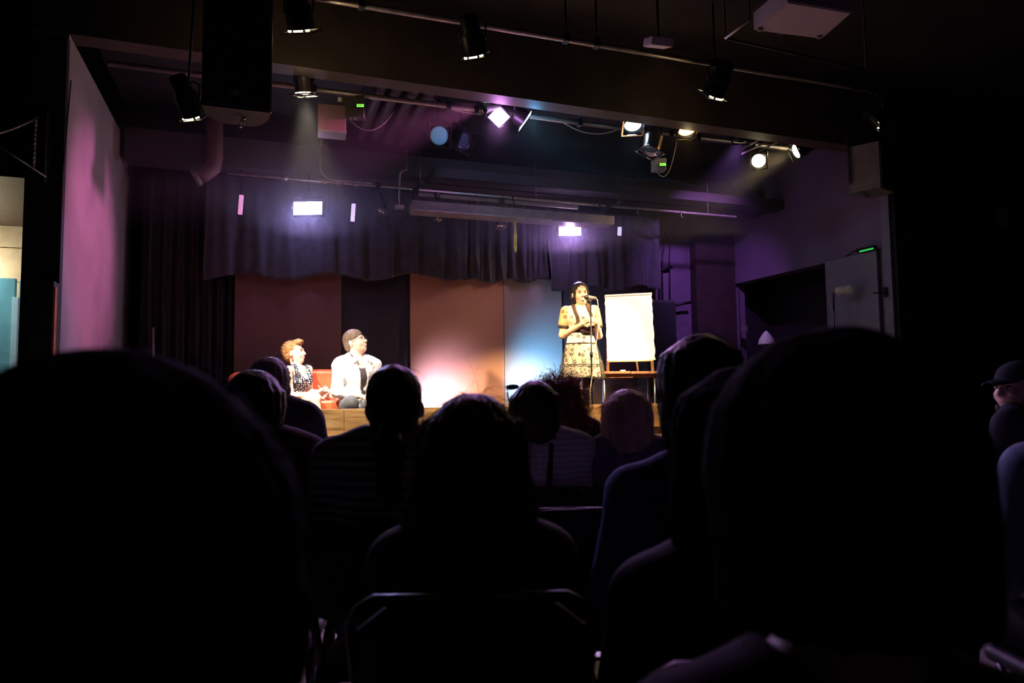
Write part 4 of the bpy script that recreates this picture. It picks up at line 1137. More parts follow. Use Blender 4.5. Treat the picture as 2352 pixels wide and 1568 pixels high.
def hand_sdf(F, w, fd, n, curl=(0.35, 0.5, 0.4), side=1, s=1.0, spread=0.1, thumb=0.5):
    """w wrist, fd finger direction, n direction the palm faces; side +1/-1 picks the thumb side"""
    w = Vector(w); fd = Vector(fd).normalized(); n = Vector(n); n = (n - fd * n.dot(fd)).normalized(); t = fd.cross(n) * side
    kn = []
    for i, x in enumerate((0.030, 0.010, -0.010, -0.028)):
        k = w + fd * (0.088 - 0.006 * abs(i - 1)) * s + t * x * s
        F.cap(tuple(w + t * x * 0.6 * s + fd * 0.01), tuple(k), 0.014 * s, 0.0115 * s, 0.014 * s); kn.append(k)
    for i, (k, L) in enumerate(zip(kn, (0.072, 0.080, 0.075, 0.060))):
        d = (fd + t * spread * (1.2 - i * 0.8)).normalized(); p = k; a = 0
        for j, fr in enumerate((0.45, 0.3, 0.25)):
            a += curl[j]
            dd = (d * math.cos(a) + n * math.sin(a))
            p2 = p + dd * L * fr * s
            F.cap(tuple(p), tuple(p2), (0.0095 - 0.001 * j) * s, (0.0088 - 0.001 * j) * s, 0.004 * s); p = p2
    b = w + fd * 0.03 * s + t * 0.03 * s
    m1 = b + (fd * 0.65 + t * 0.75 + n * thumb * 0.5).normalized() * 0.042 * s
    m2 = m1 + (fd * 0.9 + t * 0.1 + n * thumb).normalized() * 0.032 * s
    m3 = m2 + (fd * 0.9 - t * 0.2 + n * thumb).normalized() * 0.026 * s
    F.cap(tuple(w + fd * 0.015 * s + t * 0.012 * s), tuple(b), 0.015 * s, 0.014 * s, 0.012 * s)
    F.chain([tuple(b), tuple(m1), tuple(m2), tuple(m3)], [0.0135 * s, 0.0115 * s, 0.0105 * s, 0.009 * s], 0.005 * s)


def hair_solid(F, h, amp=0.004, freq=26, wave=0.0, seed=1.0, c=(0, 0, 0), fuzz=0.002):
    me = F.mesh(h, 'hair')
    cx, cy, cz = c
    def fn(p):
        a = np.arctan2(p[:, 0] - cx, p[:, 1] - cy)
        z = p[:, 2] - cz
        g = np.sin(a * freq + wave * np.sin(z * 38 + seed) + 2.0 * np.sin(z * 9 + a * 2 + seed)) * 0.6 + 0.4 * np.sin(a * freq * 2.3 + wave * 1.5 * np.sin(z * 30) + seed)
        return amp * g * np.clip((cz + 0.115 - p[:, 2]) / 0.05, 0.15, 1) + fuzz * wob(p, 70, seed)
    return displace(me, fn)


class Pose:
    """frame that faces the camera: x right in the picture, y away, z up; J turns photo pixels into joints"""
    def __init__(s, px0, py0, d):
        s.o = P(px0, py0, d=d); s.px0, s.py0 = px0, py0; s.k = d / F_PX
        dr = Vector((s.o.x, s.o.y)); s.rz = -math.atan2(dr.x, dr.y)
    def J(s, px, py, dy=0.0): return Vector(((px - s.px0) * s.k, dy, s.o.z - (py - s.py0) * s.k))


# ------------------------------------------------------------------ standing woman at the microphone
ps = Pose(1340, 930, 8.0)
G = 0.75
wo = thing('person', 'standing woman in a cream and black dotted dress, smiling behind the microphone stand', 'person', (ps.o.x, ps.o.y, G), ps.rz)
def J(px, py, dy=0.0): v = ps.J(px, py, dy); v.z -= G; return v
HC = J(1337, 672.5, 0.0) + V3(0, 0, -0.004); HR = rotm(0.02, -0.04, 0.30)
S = 1.06
shL, shR = J(1302, 713, 0.01), J(1370, 712, 0.03)
elL, elR = J(1294, 768, 0.02), J(1379, 770, 0.06)
wrL, wrR = J(1344, 745, -0.19), J(1372, 742, -0.17)
hipL, hipR = V3(-0.10, 0.02, 0.86), V3(0.07, 0.02, 0.86)
knL, knR = V3(-0.075, 0.0, 0.47), V3(0.06, 0.0, 0.47)
anL, anR = V3(-0.085, 0.03, 0.09), V3(0.07, 0.03, 0.09)
cx = -0.015
def torso(F, g=0.0, k=0.05):
    F.ell((cx, 0.01, 1.31), (0.155 + g, 0.10 + g, 0.16 + g), None, k)
    F.ell((cx, 0.0, 1.10), (0.125 + g, 0.092 + g, 0.15 + g), None, k)
    F.ell((cx, 0.015, 0.90), (0.155 + g, 0.11 + g, 0.14 + g), None, k)
    for sx in (-1, 1): F.ell((cx + sx * 0.058, -0.066, 1.285), (0.052 + g, 0.042 + g, 0.052 + g), None, 0.05)
    F.cap(tuple(shL + V3(0.03, 0, 0.01)), tuple(shR + V3(-0.03, 0, 0.01)), 0.05 + g, 0.05 + g, 0.04)
def arms(F, g=0.0, k=0.02, upto=1.0):
    for sh, el, wr in ((shL, elL, wrL), (shR, elR, wrR)):
        e2 = sh.lerp(el, upto) if upto < 1 else el
        F.cap(tuple(sh), tuple(e2), 0.046 + g, 0.046 + (0.038 - 0.046) * upto + g, k)
        if upto >= 1: F.cap(tuple(el), tuple(wr), 0.037 + g, 0.024 + g, k)
B = Field(); torso(B); arms(B)
B.cap(tuple(J(1337, 712, 0.015)), tuple(HC + V3(0, 0.012, -0.06)), 0.056, 0.050, 0.03)
head_sdf(B, HC, HR, S)
for h_, k_, a_ in ((hipL, knL, anL), (hipR, knR, anR)):
    B.cap(tuple(h_), tuple(k_), 0.082, 0.052, 0.03); B.cap(tuple(k_), tuple(k_.lerp(a_, 0.35) + V3(0, 0.012, 0)), 0.050, 0.050, 0.02); B.cap(tuple(k_.lerp(a_, 0.35) + V3(0, 0.012, 0)), tuple(a_), 0.050, 0.033, 0.02)
    B.cap(tuple(a_), tuple(a_ + V3(0, -0.13, -0.055)), 0.034, 0.026, 0.02)
hand_sdf(B, wrL, (0.75, -0.35, 0.30), (0.1, 0.75, -0.65), (0.25, 0.4, 0.3), side=-1, s=1.0, thumb=0.4)
hand_sdf(B, wrR, (-0.62, -0.5, 0.25), (-0.1, 0.75, -0.6), (0.35, 0.5, 0.4), side=1, s=1.0, thumb=0.4)
obj('body', B.mesh(0.0055, 'body'), 'skin_warm', wo)
face_parts(wo, HC, HR, S, smile=True, brow='hair_raven')
# dress: bodice, sheer sleeves, belt, skirt with a tulle layer
dots_mat('dress_dots', (0.70, 0.60, 0.48), (0.03, 0.02, 0.02), 15, 0.27, ring=True)
dots_mat('sleeve_dots', (0.62, 0.33, 0.15), (0.035, 0.02, 0.02), 14, 0.25, ring=True)
D_ = Field(); torso(D_, 0.012); D_.cut((0, -0.35, 1), 1.418 + 0.0); D_.cut((0, 0, -1), -0.99)
obj('dress_bodice', D_.mesh(0.007, 'dress_bodice'), 'dress_dots', wo)
mat('black_trim', (0.03, 0.022, 0.02), 0.7, var=0.1)
for sh, el, sd in ((shL, elL, -1), (shR, elR, 1)):
    sl = Field(); sl.cap(tuple(sh + V3(-sd * 0.01, 0, 0.0)), tuple(sh.lerp(el, 0.5)), 0.066, 0.062, 0.02)
    e2 = sh.lerp(el, 0.62); dn = (el - sh).normalized(); sl.cut(tuple(dn), dn.dot(e2))
    o = obj('sleeve', sl.mesh(0.006, 'sleeve'), 'sleeve_dots', wo)
    M = aim(sh.lerp(el, 0.60), el)
    obj('cuff', lathe([(0.057, 0.0), (0.061, 0.006), (0.060, 0.022), (0.054, 0.024)], 20, M=M), 'black_trim', o)
def skirt(rows, n, amp, folds, seed):
    vs = []
    for (z, rx, ry, f) in rows:
        for k in range(n):
            a = 2 * math.pi * k / n
            w_ = 1 + amp * f * (math.sin(a * folds + seed) + 0.5 * math.sin(a * folds * 2.3 + 1.3 * seed))
            vs.append((cx + rx * w_ * math.cos(a), 0.005 + ry * w_ * math.sin(a), z + 0.006 * f * math.sin(a * 5 + seed)))
    fs = [(i * n + k, i * n + (k + 1) % n, (i + 1) * n + (k + 1) % n, (i + 1) * n + k) for i in range(len(rows) - 1) for k in range(n)]
    me = bpy.data.meshes.new('skirt'); me.from_pydata(vs, [], fs); me.update(); return me
sk = obj('skirt', skirt([(1.09, 0.150, 0.115, 0), (1.01, 0.166, 0.125, .25), (1.005, 0.170, 0.128, .4), (0.87, 0.186, 0.142, .8), (0.75, 0.196, 0.152, 1), (0.63, 0.206, 0.162, 1.1)], 120, 0.035, 13, 0.5), 'dress_dots', wo, True)
sheer_mat('tulle', (0.04, 0.035, 0.02), 0.28)
obj('tulle_layer', skirt([(1.006, 0.176, 0.134, .3), (0.88, 0.205, 0.16, .8), (0.77, 0.226, 0.175, 1), (0.765, 0.232, 0.18, 1.1), (0.61, 0.252, 0.20, 1.3)], 140, 0.05, 17, 2.1), 'tulle', wo, True)
for z_, rx, ry in ((1.006, 0.174, 0.132), (0.767, 0.212, 0.168)):
    obj('seam', tube([(cx + rx * math.cos(u), 0.005 + ry * math.sin(u), z_) for u in [k * math.pi / 20 for k in range(41)]], 0.005, 6), 'black_trim', wo)
bel = Field(); bel.ell((cx + 0.01, 0.0, 1.155), (0.142, 0.110, 0.14), None, 0.02); bel.cut((0, 0, 1), 1.185); bel.cut((0, 0, -1), -1.12)
mat('belt_dark', (0.045, 0.018, 0.025), 0.45, var=0.2)
be = obj('belt', bel.mesh(0.006, 'belt'), 'belt_dark', wo)
bw = Field(); bw.ell(tuple(J(1344, 758, -0.125)), (0.045, 0.022, 0.042), None, 0.01).ell(tuple(J(1361, 757, -0.125)), (0.042, 0.022, 0.045), None, 0.01).ell(tuple(J(1352, 760, -0.13)), (0.02, 0.022, 0.03), None, 0.01)
obj('bow', bw.mesh(0.006, 'bow'), 'belt_dark', be)
# black tights and shoes
mat('tights', (0.02, 0.016, 0.018), 0.6, var=0.1)
T_ = Field()
for k_, h_, a_ in ((knL, hipL, anL), (knR, hipR, anR)):
    T_.cap(tuple(h_), tuple(k_), 0.086, 0.056, 0.02); T_.cap(tuple(k_), tuple(k_.lerp(a_, 0.35) + V3(0, 0.012, 0)), 0.054, 0.054, 0.02); T_.cap(tuple(k_.lerp(a_, 0.35) + V3(0, 0.012, 0)), tuple(a_), 0.054, 0.037, 0.02)
T_.cut((0, 0, 1), 0.80)
obj('tights', T_.mesh(0.009, 'tights'), 'tights', wo)
for a_ in (anL, anR):
    s_ = Field().cap(tuple(a_ + V3(0, 0.015, -0.045)), tuple(a_ + V3(0, -0.14, -0.058)), 0.036, 0.033, 0.02).cap(tuple(a_ + V3(0, 0.03, -0.05)), tuple(a_ + V3(0, 0.03, -0.075)), 0.02, 0.013, 0.01); s_.cut((0, 0, -1), 0.0)
    obj('shoe', s_.mesh(0.007, 'shoe'), 'black_trim', wo)
# hair: swept back with two braids over the shoulders
H_ = Field()
def hq(x, y, z): return tuple(HC + HR @ (V3(x, y, z) * S))
H_.ell(hq(0, 0.028, 0.042), (0.092 * S, 0.104 * S, 0.094 * S), HR, 0.02)
H_.ell(hq(-0.055, 0.02, -0.02), (0.048, 0.07, 0.10), HR, 0.03).ell(hq(0.058, 0.02, -0.015), (0.042, 0.065, 0.09), HR, 0.03)
H_.ell(hq(-0.04, 0.03, -0.10), (0.055, 0.05, 0.07), HR, 0.03)
H_.ell(hq(0.005, -0.080, -0.040), (0.074, 0.085, 0.122), HR, 0.012, op='s')
H_.ell(hq(-0.09, 0.0, -0.012), (0.03, 0.03, 0.034), HR, 0.01, op='s')
hm = hair_solid(H_, 0.006, 0.0035, 22, 1.0, 2.0, tuple(HC))
ho = obj('hair', hm, 'hair_raven', wo)
o = obj('hair_strands', strands(hm, 300, 0.07, 3, 0.006, 0.0007), strand_mat('hair_raven'), ho); o['kind'] = 'stuff'
def braid(name, pts, r, parent):
    pts = [Vector(p) for p in pts]; bm = bmesh.new(); n = 26
    def at(t):
        f = t * (len(pts) - 1); i = min(int(f), len(pts) - 2); return pts[i].lerp(pts[i + 1], f - i)
    for q in range(3):
        ln = []
        for i in range(n + 1):
            t = i / n; a = t * 20 + q * 2.094
            ln.append(at(t) + V3(math.cos(a) * r * 0.8, math.sin(2 * a) * r * 0.35, 0))
        tube(ln, r * 0.85, 7, bm, r2=r * 0.5)
    return obj(name, bm, 'hair_brown', parent)
braid('braid', [J(1321, 700, -0.05), J(1325, 716, -0.10), J(1330, 730, -0.135), J(1331, 746, -0.145)], 0.015, ho)
braid('braid', [J(1353, 697, -0.05), J(1357, 712, -0.10), J(1361, 724, -0.13), J(1362, 734, -0.14)], 0.015, ho)

# microphone and its stand
mp_ = Pose(1358, 930, 7.72)
mt = thing('microphone_stand', 'slim black microphone stand in front of the standing woman', 'microphone stand', (mp_.o.x, mp_.o.y, G), mp_.rz)
def JM(px, py, dy=0.0): v = mp_.J(px, py, dy); v.z -= G; return v
tp = JM(1361, 689)
obj('pole', tube([V3(tp.x - 0.005, 0, 0.02), V3(tp.x, 0, tp.z)], 0.0085, 10), 'black_metal', mt)
obj('clutch', tube([V3(tp.x - 0.002, 0, tp.z - 0.62), V3(tp.x - 0.002, 0, tp.z - 0.56)], 0.016, 10), 'black_metal', mt)
obj('base', lathe([(0.001, 0.03), (0.11, 0.024), (0.125, 0.008), (0.125, 0)], 24), 'black_metal', mt)
obj('clip', tube([tp, JM(1360.5, 686)], 0.013, 10), 'chrome', mt)
mc = thing('microphone', 'black handheld microphone at the standing woman\'s mouth', 'microphone', (mp_.o.x, mp_.o.y, G), mp_.rz)
hd, tl = JM(1352.5, 681, -0.005), JM(1374, 683, 0.01)
mat('mic_mesh', (0.05, 0.045, 0.045), 0.45, 0.7, var=0.3, scale=300)
bm = bmesh.new(); bmesh.ops.create_uvsphere(bm, u_segments=18, v_segments=12, radius=0.030, matrix=Matrix.Translation(hd))
obj('grille', bm, 'mic_mesh', mc, True)
M = aim(hd, tl); Lm = (tl - hd).length
obj('handle', lathe([(0.026, 0.012), (0.024, 0.03), (0.019, Lm * 0.6), (0.015, Lm), (0.001, Lm)], 20, M=M), 'grey_box', mc)
cb = [tl, JM(1377, 688, 0.0), JM(1378, 700, 0.0), JM(1377, 760, -0.01), JM(1370, 800, -0.015), JM(1362, 860, -0.015), JM(1356, 900, -0.015), JM(1357, 930, -0.01), V3(0.05, -0.05, 0.02)]
obj('cable', tube(cb, 0.0055, 6), 'pale_cable', mc)

# pink and white juggling-pin shape standing near the front
pn = Pose(1336, 930, 7.55)
zt_ = pn.J(1336, 876).z - G
pinm = lathe([(0.001, zt_), (0.009, zt_), (0.012, zt_ - 0.02), (0.012, zt_ - 0.05), (0.022, zt_ - 0.13), (0.036, zt_ - 0.21), (0.041, zt_ - 0.28), (0.036, zt_ - 0.36), (0.026, zt_ - 0.42), (0.024, 0.0), (0.001, 0.0)], 20)
m = bpy.data.materials.new('pin_paint'); m.use_nodes = True; nt = m.node_tree
tc = nt.nodes.new('ShaderNodeTexCoord'); sp_ = nt.nodes.new('ShaderNodeSeparateXYZ'); rp = nt.nodes.new('ShaderNodeValToRGB')
nt.links.new(tc.outputs['Object'], sp_.inputs[0]); mr = nt.nodes.new('ShaderNodeMapRange'); mr.inputs[1].default_value = zt_ - 0.36; mr.inputs[2].default_value = zt_
nt.links.new(sp_.outputs['Z'], mr.inputs[0]); nt.links.new(mr.outputs[0], rp.inputs[0])
e = rp.color_ramp.elements; e[0].position = 0.42; e[0].color = (0.32, 0.16, 0.36, 1); e[1].position = 0.62; e[1].color = (0.75, 0.7, 0.72, 1)
x_ = rp.color_ramp.elements.new(0.5); x_.color = (0.75, 0.12, 0.22, 1)
nt.links.new(rp.outputs[0], nt.nodes['Principled BSDF'].inputs['Base Color']); nt.nodes['Principled BSDF'].inputs['Roughness'].default_value = 0.35
MATS['pin_paint'] = m
o = obj('juggling_pin', pinm, 'pin_paint'); o.location = (pn.o.x, pn.o.y, G)
tag(o, 'slender white, pink and violet pin standing before the woman at the microphone', 'juggling pin')

# ------------------------------------------------------------------ table with an easel
tbp = Pose(1446, 930, 8.3)
tb = thing('table', 'low table with a reddish two-leaf wooden top on steel legs, right of the standing woman', 'table', (tbp.o.x, tbp.o.y, G), tbp.rz + 0.1)
def JT(px, py, dy=0.0): v = tbp.J(px, py, dy); v.z -= G; return v
zt_ = JT(1446, 853).z
obj('table_leaf', box2((JT(1378, 0).x, -0.2, zt_ - 0.028), (JT(1446, 0).x, 0.36, zt_), 0.004), 'table_wood', tb)
obj('table_leaf', box2((JT(1447, 0).x, -0.21, zt_ - 0.033), (JT(1590, 0).x, 0.36, zt_ - 0.004), 0.004), 'table_wood', tb)
obj('apron', box2((JT(1386, 0).x, -0.16, zt_ - 0.075), (JT(1580, 0).x, -0.14, zt_ - 0.03), 0.003), 'table_wood', tb)
mat('steel', (0.62, 0.62, 0.68), 0.25, 0.9, var=0.1)
for px, y_ in ((1387, -0.14), (1501, -0.14), (1391, 0.3), (1497, 0.3)):
    x_ = JT(px, 0).x; obj('leg', tube([(x_, y_, 0.0), (x_, y_, zt_ - 0.03)], 0.012, 10), 'steel', tb)
tag(obj('chalk_box', box(tbp.o, (0.05, 0.04, 0.016), None, 0.004), 'white_plastic'), 'small white object lying on the table under the easel', 'small object')
bpy.data.objects['chalk_box'].location = (0, 0, 0)
q_ = Matrix.Translation((tbp.o.x, tbp.o.y, G)) @ Matrix.Rotation(tbp.rz + 0.1, 4, 'Z') @ (JT(1430, 851, -0.12) + V3(0, 0, 0))
me_ = bpy.data.objects['chalk_box'].data
me_.transform(Matrix.Translation(Vector((q_.x, q_.y, G + zt_ + 0.008)) - tbp.o))
# easel
ez = thing('easel', 'small wooden easel on the table holding a blank white pad', 'easel', (tbp.o.x, tbp.o.y, G + zt_), tbp.rz)
def JE(px, py, dy=0.0): v = tbp.J(px, py, dy); v.z -= G + zt_; return v
tilt = 0.09
def Je(px, py, dy=0.0):
    v = JE(px, py); v.y = v.z * tilt + dy; return v
for px0, px1 in ((1398, 1402), (1500, 1497)):
    a_, b_ = Je(px0, 853.5), Je(px1, 700)
    a_.z = 0.0
    obj('leg', tube([a_, b_], 0.017, 4), 'easel_wood', ez)
ra, rb = Je(1404, 829), Je(1498, 829); obj('ledge', box((ra + rb) / 2 + V3(0, -0.02, 0), ((rb - ra).length + 0.04, 0.06, 0.014), None, 0.003), 'easel_wood', ez)
ra = Je(1448, 700, 0.02); obj('rear_leg', tube([ra, (ra.x + 0.1, 0.28, 0.0)], 0.012, 6), 'easel_wood', ez)
pd = thing('paper_pad', 'big blank white paper pad glowing in the spotlight on the easel', 'paper pad', (tbp.o.x, tbp.o.y, G + zt_), tbp.rz)
mat('paper_white', (0.9, 0.88, 0.84), 0.8, var=0.02)
rg = random.Random(2)
bm = bmesh.new(); L_, R_ = [], []
for i in range(19):
    t = i / 18; py = 672 + t * 155
    l_ = Je(1393 + t * 4 + (rg.random() * 2.2 if 0 < i < 18 else 0), py + 2 * (1 - t) * 1.5, -0.022); r_ = Je(1503.5 + t * 4 - (rg.random() * 2.2 if 0 < i < 18 else 0), py, -0.022)
    L_.append(l_); R_.append(r_)
fr = [bm.verts.new(p) for p in L_] , [bm.verts.new(p) for p in R_]
bk = [bm.verts.new(p + V3(0, 0.012, 0)) for p in L_], [bm.verts.new(p + V3(0, 0.012, 0)) for p in R_]
for i in range(18):
    bm.faces.new((fr[0][i], fr[0][i + 1], fr[1][i + 1], fr[1][i])); bm.faces.new((bk[0][i], bk[1][i], bk[1][i + 1], bk[0][i + 1]))
    bm.faces.new((fr[0][i], bk[0][i], bk[0][i + 1], fr[0][i + 1])); bm.faces.new((fr[1][i], fr[1][i + 1], bk[1][i + 1], bk[1][i]))
bm.faces.new((fr[0][0], fr[1][0], bk[1][0], bk[0][0])); bm.faces.new((fr[0][18], bk[0][18], bk[1][18], fr[1][18]))
obj('pad', bm, 'paper_white', pd)
ca, cb_ = Je(1394, 674, -0.018), Je(1503, 672, -0.018)
obj('binding', box((ca + cb_) / 2 + V3(0, 0, 0.0), ((cb_ - ca).length, 0.022, 0.02), rotm(0, -0.018, 0), 0.004), 'paper_white', pd)

# ------------------------------------------------------------------ sofa
sfp = Pose(700, 945, 7.62)
so = thing('sofa', 'low red-orange leather sofa under the two seated people', 'sofa', (sfp.o.x, sfp.o.y, G), sfp.rz * 0.6)
mat('sofa_leather', (0.62, 0.10, 0.04), 0.32, var=0.12, scale=6, bump=0.15, bscale=50, coat=0.2)
def JS(px, py, dy=0.0): v = sfp.J(px, py, dy); v.z -= G; return v
xl, xr = JS(545, 0).x, JS(862, 0).x; zb_ = JS(700, 853).z; zs_ = 0.40
so_b = Field().rbox(((xl + xr) / 2, 0.0, 0.17), ((xr - xl) / 2, 0.36, 0.12), 0.04); obj('base', so_b.mesh(0.018, 'base'), 'sofa_leather', so)
for a_, b_ in ((xl + 0.14, (xl + xr) / 2), ((xl + xr) / 2, xr - 0.14)):
    obj('seat_cushion', Field().rbox(((a_ + b_) / 2, -0.05, zs_ - 0.06), ((b_ - a_) / 2 - 0.004, 0.34, 0.085), 0.06).mesh(0.014, 'seat_cushion'), 'sofa_leather', so)
    obj('back_cushion', Field().rbox(((a_ + b_) / 2, 0.26, zb_ - 0.16), ((b_ - a_) / 2 - 0.006, 0.09, 0.19), 0.06, rotm(-0.12)).mesh(0.014, 'back_cushion'), 'sofa_leather', so)
obj('back', Field().rbox(((xl + xr) / 2, 0.34, zb_ / 2 + 0.03), ((xr - xl) / 2, 0.07, zb_ / 2 - 0.06), 0.05).mesh(0.018, 'back'), 'sofa_leather', so)
for x_ in (xl + 0.07, xr - 0.07):
    obj('arm', Field().rbox((x_, 0.0, (JS(0, 862).z + 0.06) / 2), (0.085, 0.38, (JS(0, 862).z - 0.06) / 2), 0.06).cap((x_, -0.32, JS(0, 862).z - 0.07), (x_, 0.3, JS(0, 862).z - 0.07), 0.098, 0.098, 0.03).mesh(0.016, 'arm'), 'sofa_leather', so)
for x_ in (xl + 0.1, xr - 0.1):
    for y_ in (-0.3, 0.3): obj('foot', tube([(x_, y_, 0), (x_, y_, 0.07)], 0.022, 10, r2=0.03), 'black_trim', so)

# ------------------------------------------------------------------ seated woman
ps = Pose(690, 945, 7.5)
sw = thing('person', 'seated woman with short ginger hair in a navy dress with white dots, on the sofa', 'person', (ps.o.x, ps.o.y, G), ps.rz)
HC = J(676, 810.5, -0.02); HR = rotm(0, 0, 1.22) @ rotm(-0.14, 0, 0); S = 1.0
shN, shF = J(662, 852, -0.16), J(706, 848, 0.08)
elN, elF = J(668, 908, -0.22), J(711, 902, 0.0)
wrN, wrF = J(722, 905, -0.30), J(731, 900, -0.14)
hpN, hpF = J(668, 923, 0.02), J(690, 921, 0.14)
knN, knF = J(722, 915, -0.36), J(748, 914, -0.16)
anN, anF = V3(knN.x + 0.02, knN.y - 0.02, 0.08), V3(knF.x + 0.05, knF.y, 0.08)
tz = rotm(0, 0, 0.85)
def torso2(F, g=0.0):
    c1 = (shN + shF) / 2
    F.ell(tuple(c1 + V3(-0.004, 0.01, -0.10)), (0.135 + g, 0.088 + g, 0.145 + g), tz, 0.05)
    F.ell(tuple(J(679, 903, 0.02)), (0.118 + g, 0.088 + g, 0.12 + g), tz, 0.05)
    F.ell(tuple((hpN + hpF) / 2), (0.14 + g, 0.11 + g, 0.09 + g), tz, 0.05)
    for sx in (-1, 1): F.ell(tuple(c1 + tz @ V3(sx * 0.055, -0.075, -0.115)), (0.05 + g, 0.045 + g, 0.05 + g), tz, 0.04)
B = Field(); torso2(B)
B.cap(tuple(shN), tuple(shF), 0.048, 0.048, 0.05)
for a_, e_, w_ in ((shN, elN, wrN), (shF, elF, wrF)):
    B.cap(tuple(a_), tuple(e_), 0.043, 0.035, 0.02); B.cap(tuple(e_), tuple(w_), 0.035, 0.023, 0.02)
B.cap(tuple((shN + shF) / 2 + V3(-0.01, 0.0, 0.01)), tuple(HC + V3(-0.01, 0.01, -0.06)), 0.048, 0.044, 0.03)
head_sdf(B, HC, HR, S)
for h_, k_, a_ in ((hpN, knN, anN), (hpF, knF, anF)):
    B.cap(tuple(h_), tuple(k_), 0.078, 0.054, 0.03); B.cap(tuple(k_), tuple(k_.lerp(a_, 0.35)), 0.052, 0.048, 0.02); B.cap(tuple(k_.lerp(a_, 0.35)), tuple(a_), 0.048, 0.032, 0.02); B.cap(tuple(a_), tuple(a_ + V3(0.10, -0.07, -0.05)), 0.032, 0.024, 0.02)
hand_sdf(B, wrN, (0.85, -0.1, 0.25), (0.2, 0.5, 0.6), (0.45, 0.6, 0.5), side=-1, s=0.95)
hand_sdf(B, wrF, (0.75, -0.45, 0.1), (-0.1, -0.5, -0.7), (0.5, 0.7, 0.5), side=-1, s=0.95)
obj('body', B.mesh(0.0055, 'body'), 'skin_fair', sw)
face_parts(sw, HC, HR, S, brow='hair_ginger')
dots_mat('navy_dots', (0.012, 0.012, 0.03), (0.75, 0.74, 0.76), 46, 0.34)
D_ = Field(); torso2(D_, 0.010)
D_.cap(tuple(hpN), tuple(hpN.lerp(knN, 0.55)), 0.094, 0.082, 0.03); D_.cap(tuple(hpF), tuple(hpF.lerp(knF, 0.55)), 0.094, 0.082, 0.03)
nk = (shN + shF) / 2
D_.ell(tuple(nk + tz @ V3(0.0, -0.09, -0.01)), (0.062, 0.07, 0.085), tz, 0.01, op='s'); D_.ell(tuple(nk + V3(0, 0, 0.03)), (0.085, 0.085, 0.06), tz, 0.01, op='s')
for a_ in (shN, shF): D_.ell(tuple(a_ + V3(0, 0, 0.0)), (0.055, 0.055, 0.075), None, 0.01, op='s')
# shoulder straps run over the shoulders again
for sx in (-1, 1):
    a0 = nk + tz @ V3(sx * 0.085, -0.088, -0.075); a1 = nk + tz @ V3(sx * 0.088, -0.035, 0.042); a2 = nk + tz @ V3(sx * 0.085, 0.04, 0.03)
    D_.chain([tuple(a0), tuple(a1), tuple(a2)], [0.026, 0.022, 0.022], 0.01)
obj('dress', D_.mesh(0.006, 'dress'), 'navy_dots', sw)
bl = Field(); bl.ell(tuple(J(681, 899, 0.02)), (0.138, 0.108, 0.10), tz, 0.02); bl.cut((0, 0, 1), J(0, 896).z); bl.cut((0, 0, -1), -J(0, 902).z)
mat('belt_red', (0.4, 0.05, 0.05), 0.5, var=0.1); obj('belt', bl.mesh(0.006, 'belt'), 'belt_red', sw)
H_ = Field()
H_.ell(hq(0, 0.034, 0.048), (0.088 * S, 0.098 * S, 0.088 * S), HR, 0.02).ell(hq(0, 0.06, -0.01), (0.075 * S, 0.055 * S, 0.075 * S), HR, 0.03)
H_.ell(hq(0, -0.05, 0.105), (0.06 * S, 0.055 * S, 0.035 * S), HR, 0.02)
H_.ell(hq(0, -0.085, 0.01), (0.07 * S, 0.055 * S, 0.075 * S), HR, 0.01, op='s'); H_.ell(hq(0, 0.0, -0.085), (0.10, 0.065, 0.075), HR, 0.02, op='s')
hm = displace(H_.mesh(0.0055, 'hair'), lambda p: 0.006 * wob(p, 120, 1.3) + 0.003 * wob(p, 260, 2))
ho = obj('hair', hm, 'hair_ginger', sw)
o = obj('hair_strands', strands(hm, 350, 0.03, 9, 0.010, 0.0007, wave=0.006, curl=0.4), strand_mat('hair_ginger'), ho); o['kind'] = 'stuff'
for sx in (-1, 1):
    c_ = Vector(hq(sx * 0.083, 0.005, -0.058)); bm = bmesh.new(); bmesh.ops.create_uvsphere(bm, u_segments=10, v_segments=8, radius=0.012, matrix=Matrix.Translation(c_)); obj('earring', bm, 'belt_red', sw, True)
for a_ in (anN, anF):
    s_ = Field().cap(tuple(a_ + V3(-0.01, 0, -0.035)), tuple(a_ + V3(0.11, -0.07, -0.05)), 0.036, 0.03, 0.02); s_.cut((0, 0, -1), 0.0); obj('shoe', s_.mesh(0.009, 'shoe'), 'black_trim', sw)
# note card and pen in her hands
cdm = thing('note_card', 'white note card in the seated woman\'s hands', 'note card', (ps.o.x, ps.o.y, G), ps.rz)
obj('card', box(J(747, 897, -0.30), (0.075, 0.05, 0.004), rotm(0.5, 0.05, 0.1), 0.001), 'paper_white', cdm)
pnm = thing('pen', 'white pen held upright by the seated woman', 'pen', (ps.o.x, ps.o.y, G), ps.rz)
obj('barrel', tube([J(735, 898, -0.27), J(728, 886, -0.25)], 0.004, 8), 'white_plastic', pnm)
obj('tip', tube([J(735, 898, -0.27), J(736, 900, -0.272)], 0.0035, 8, r2=0.001), 'black_trim', pnm)

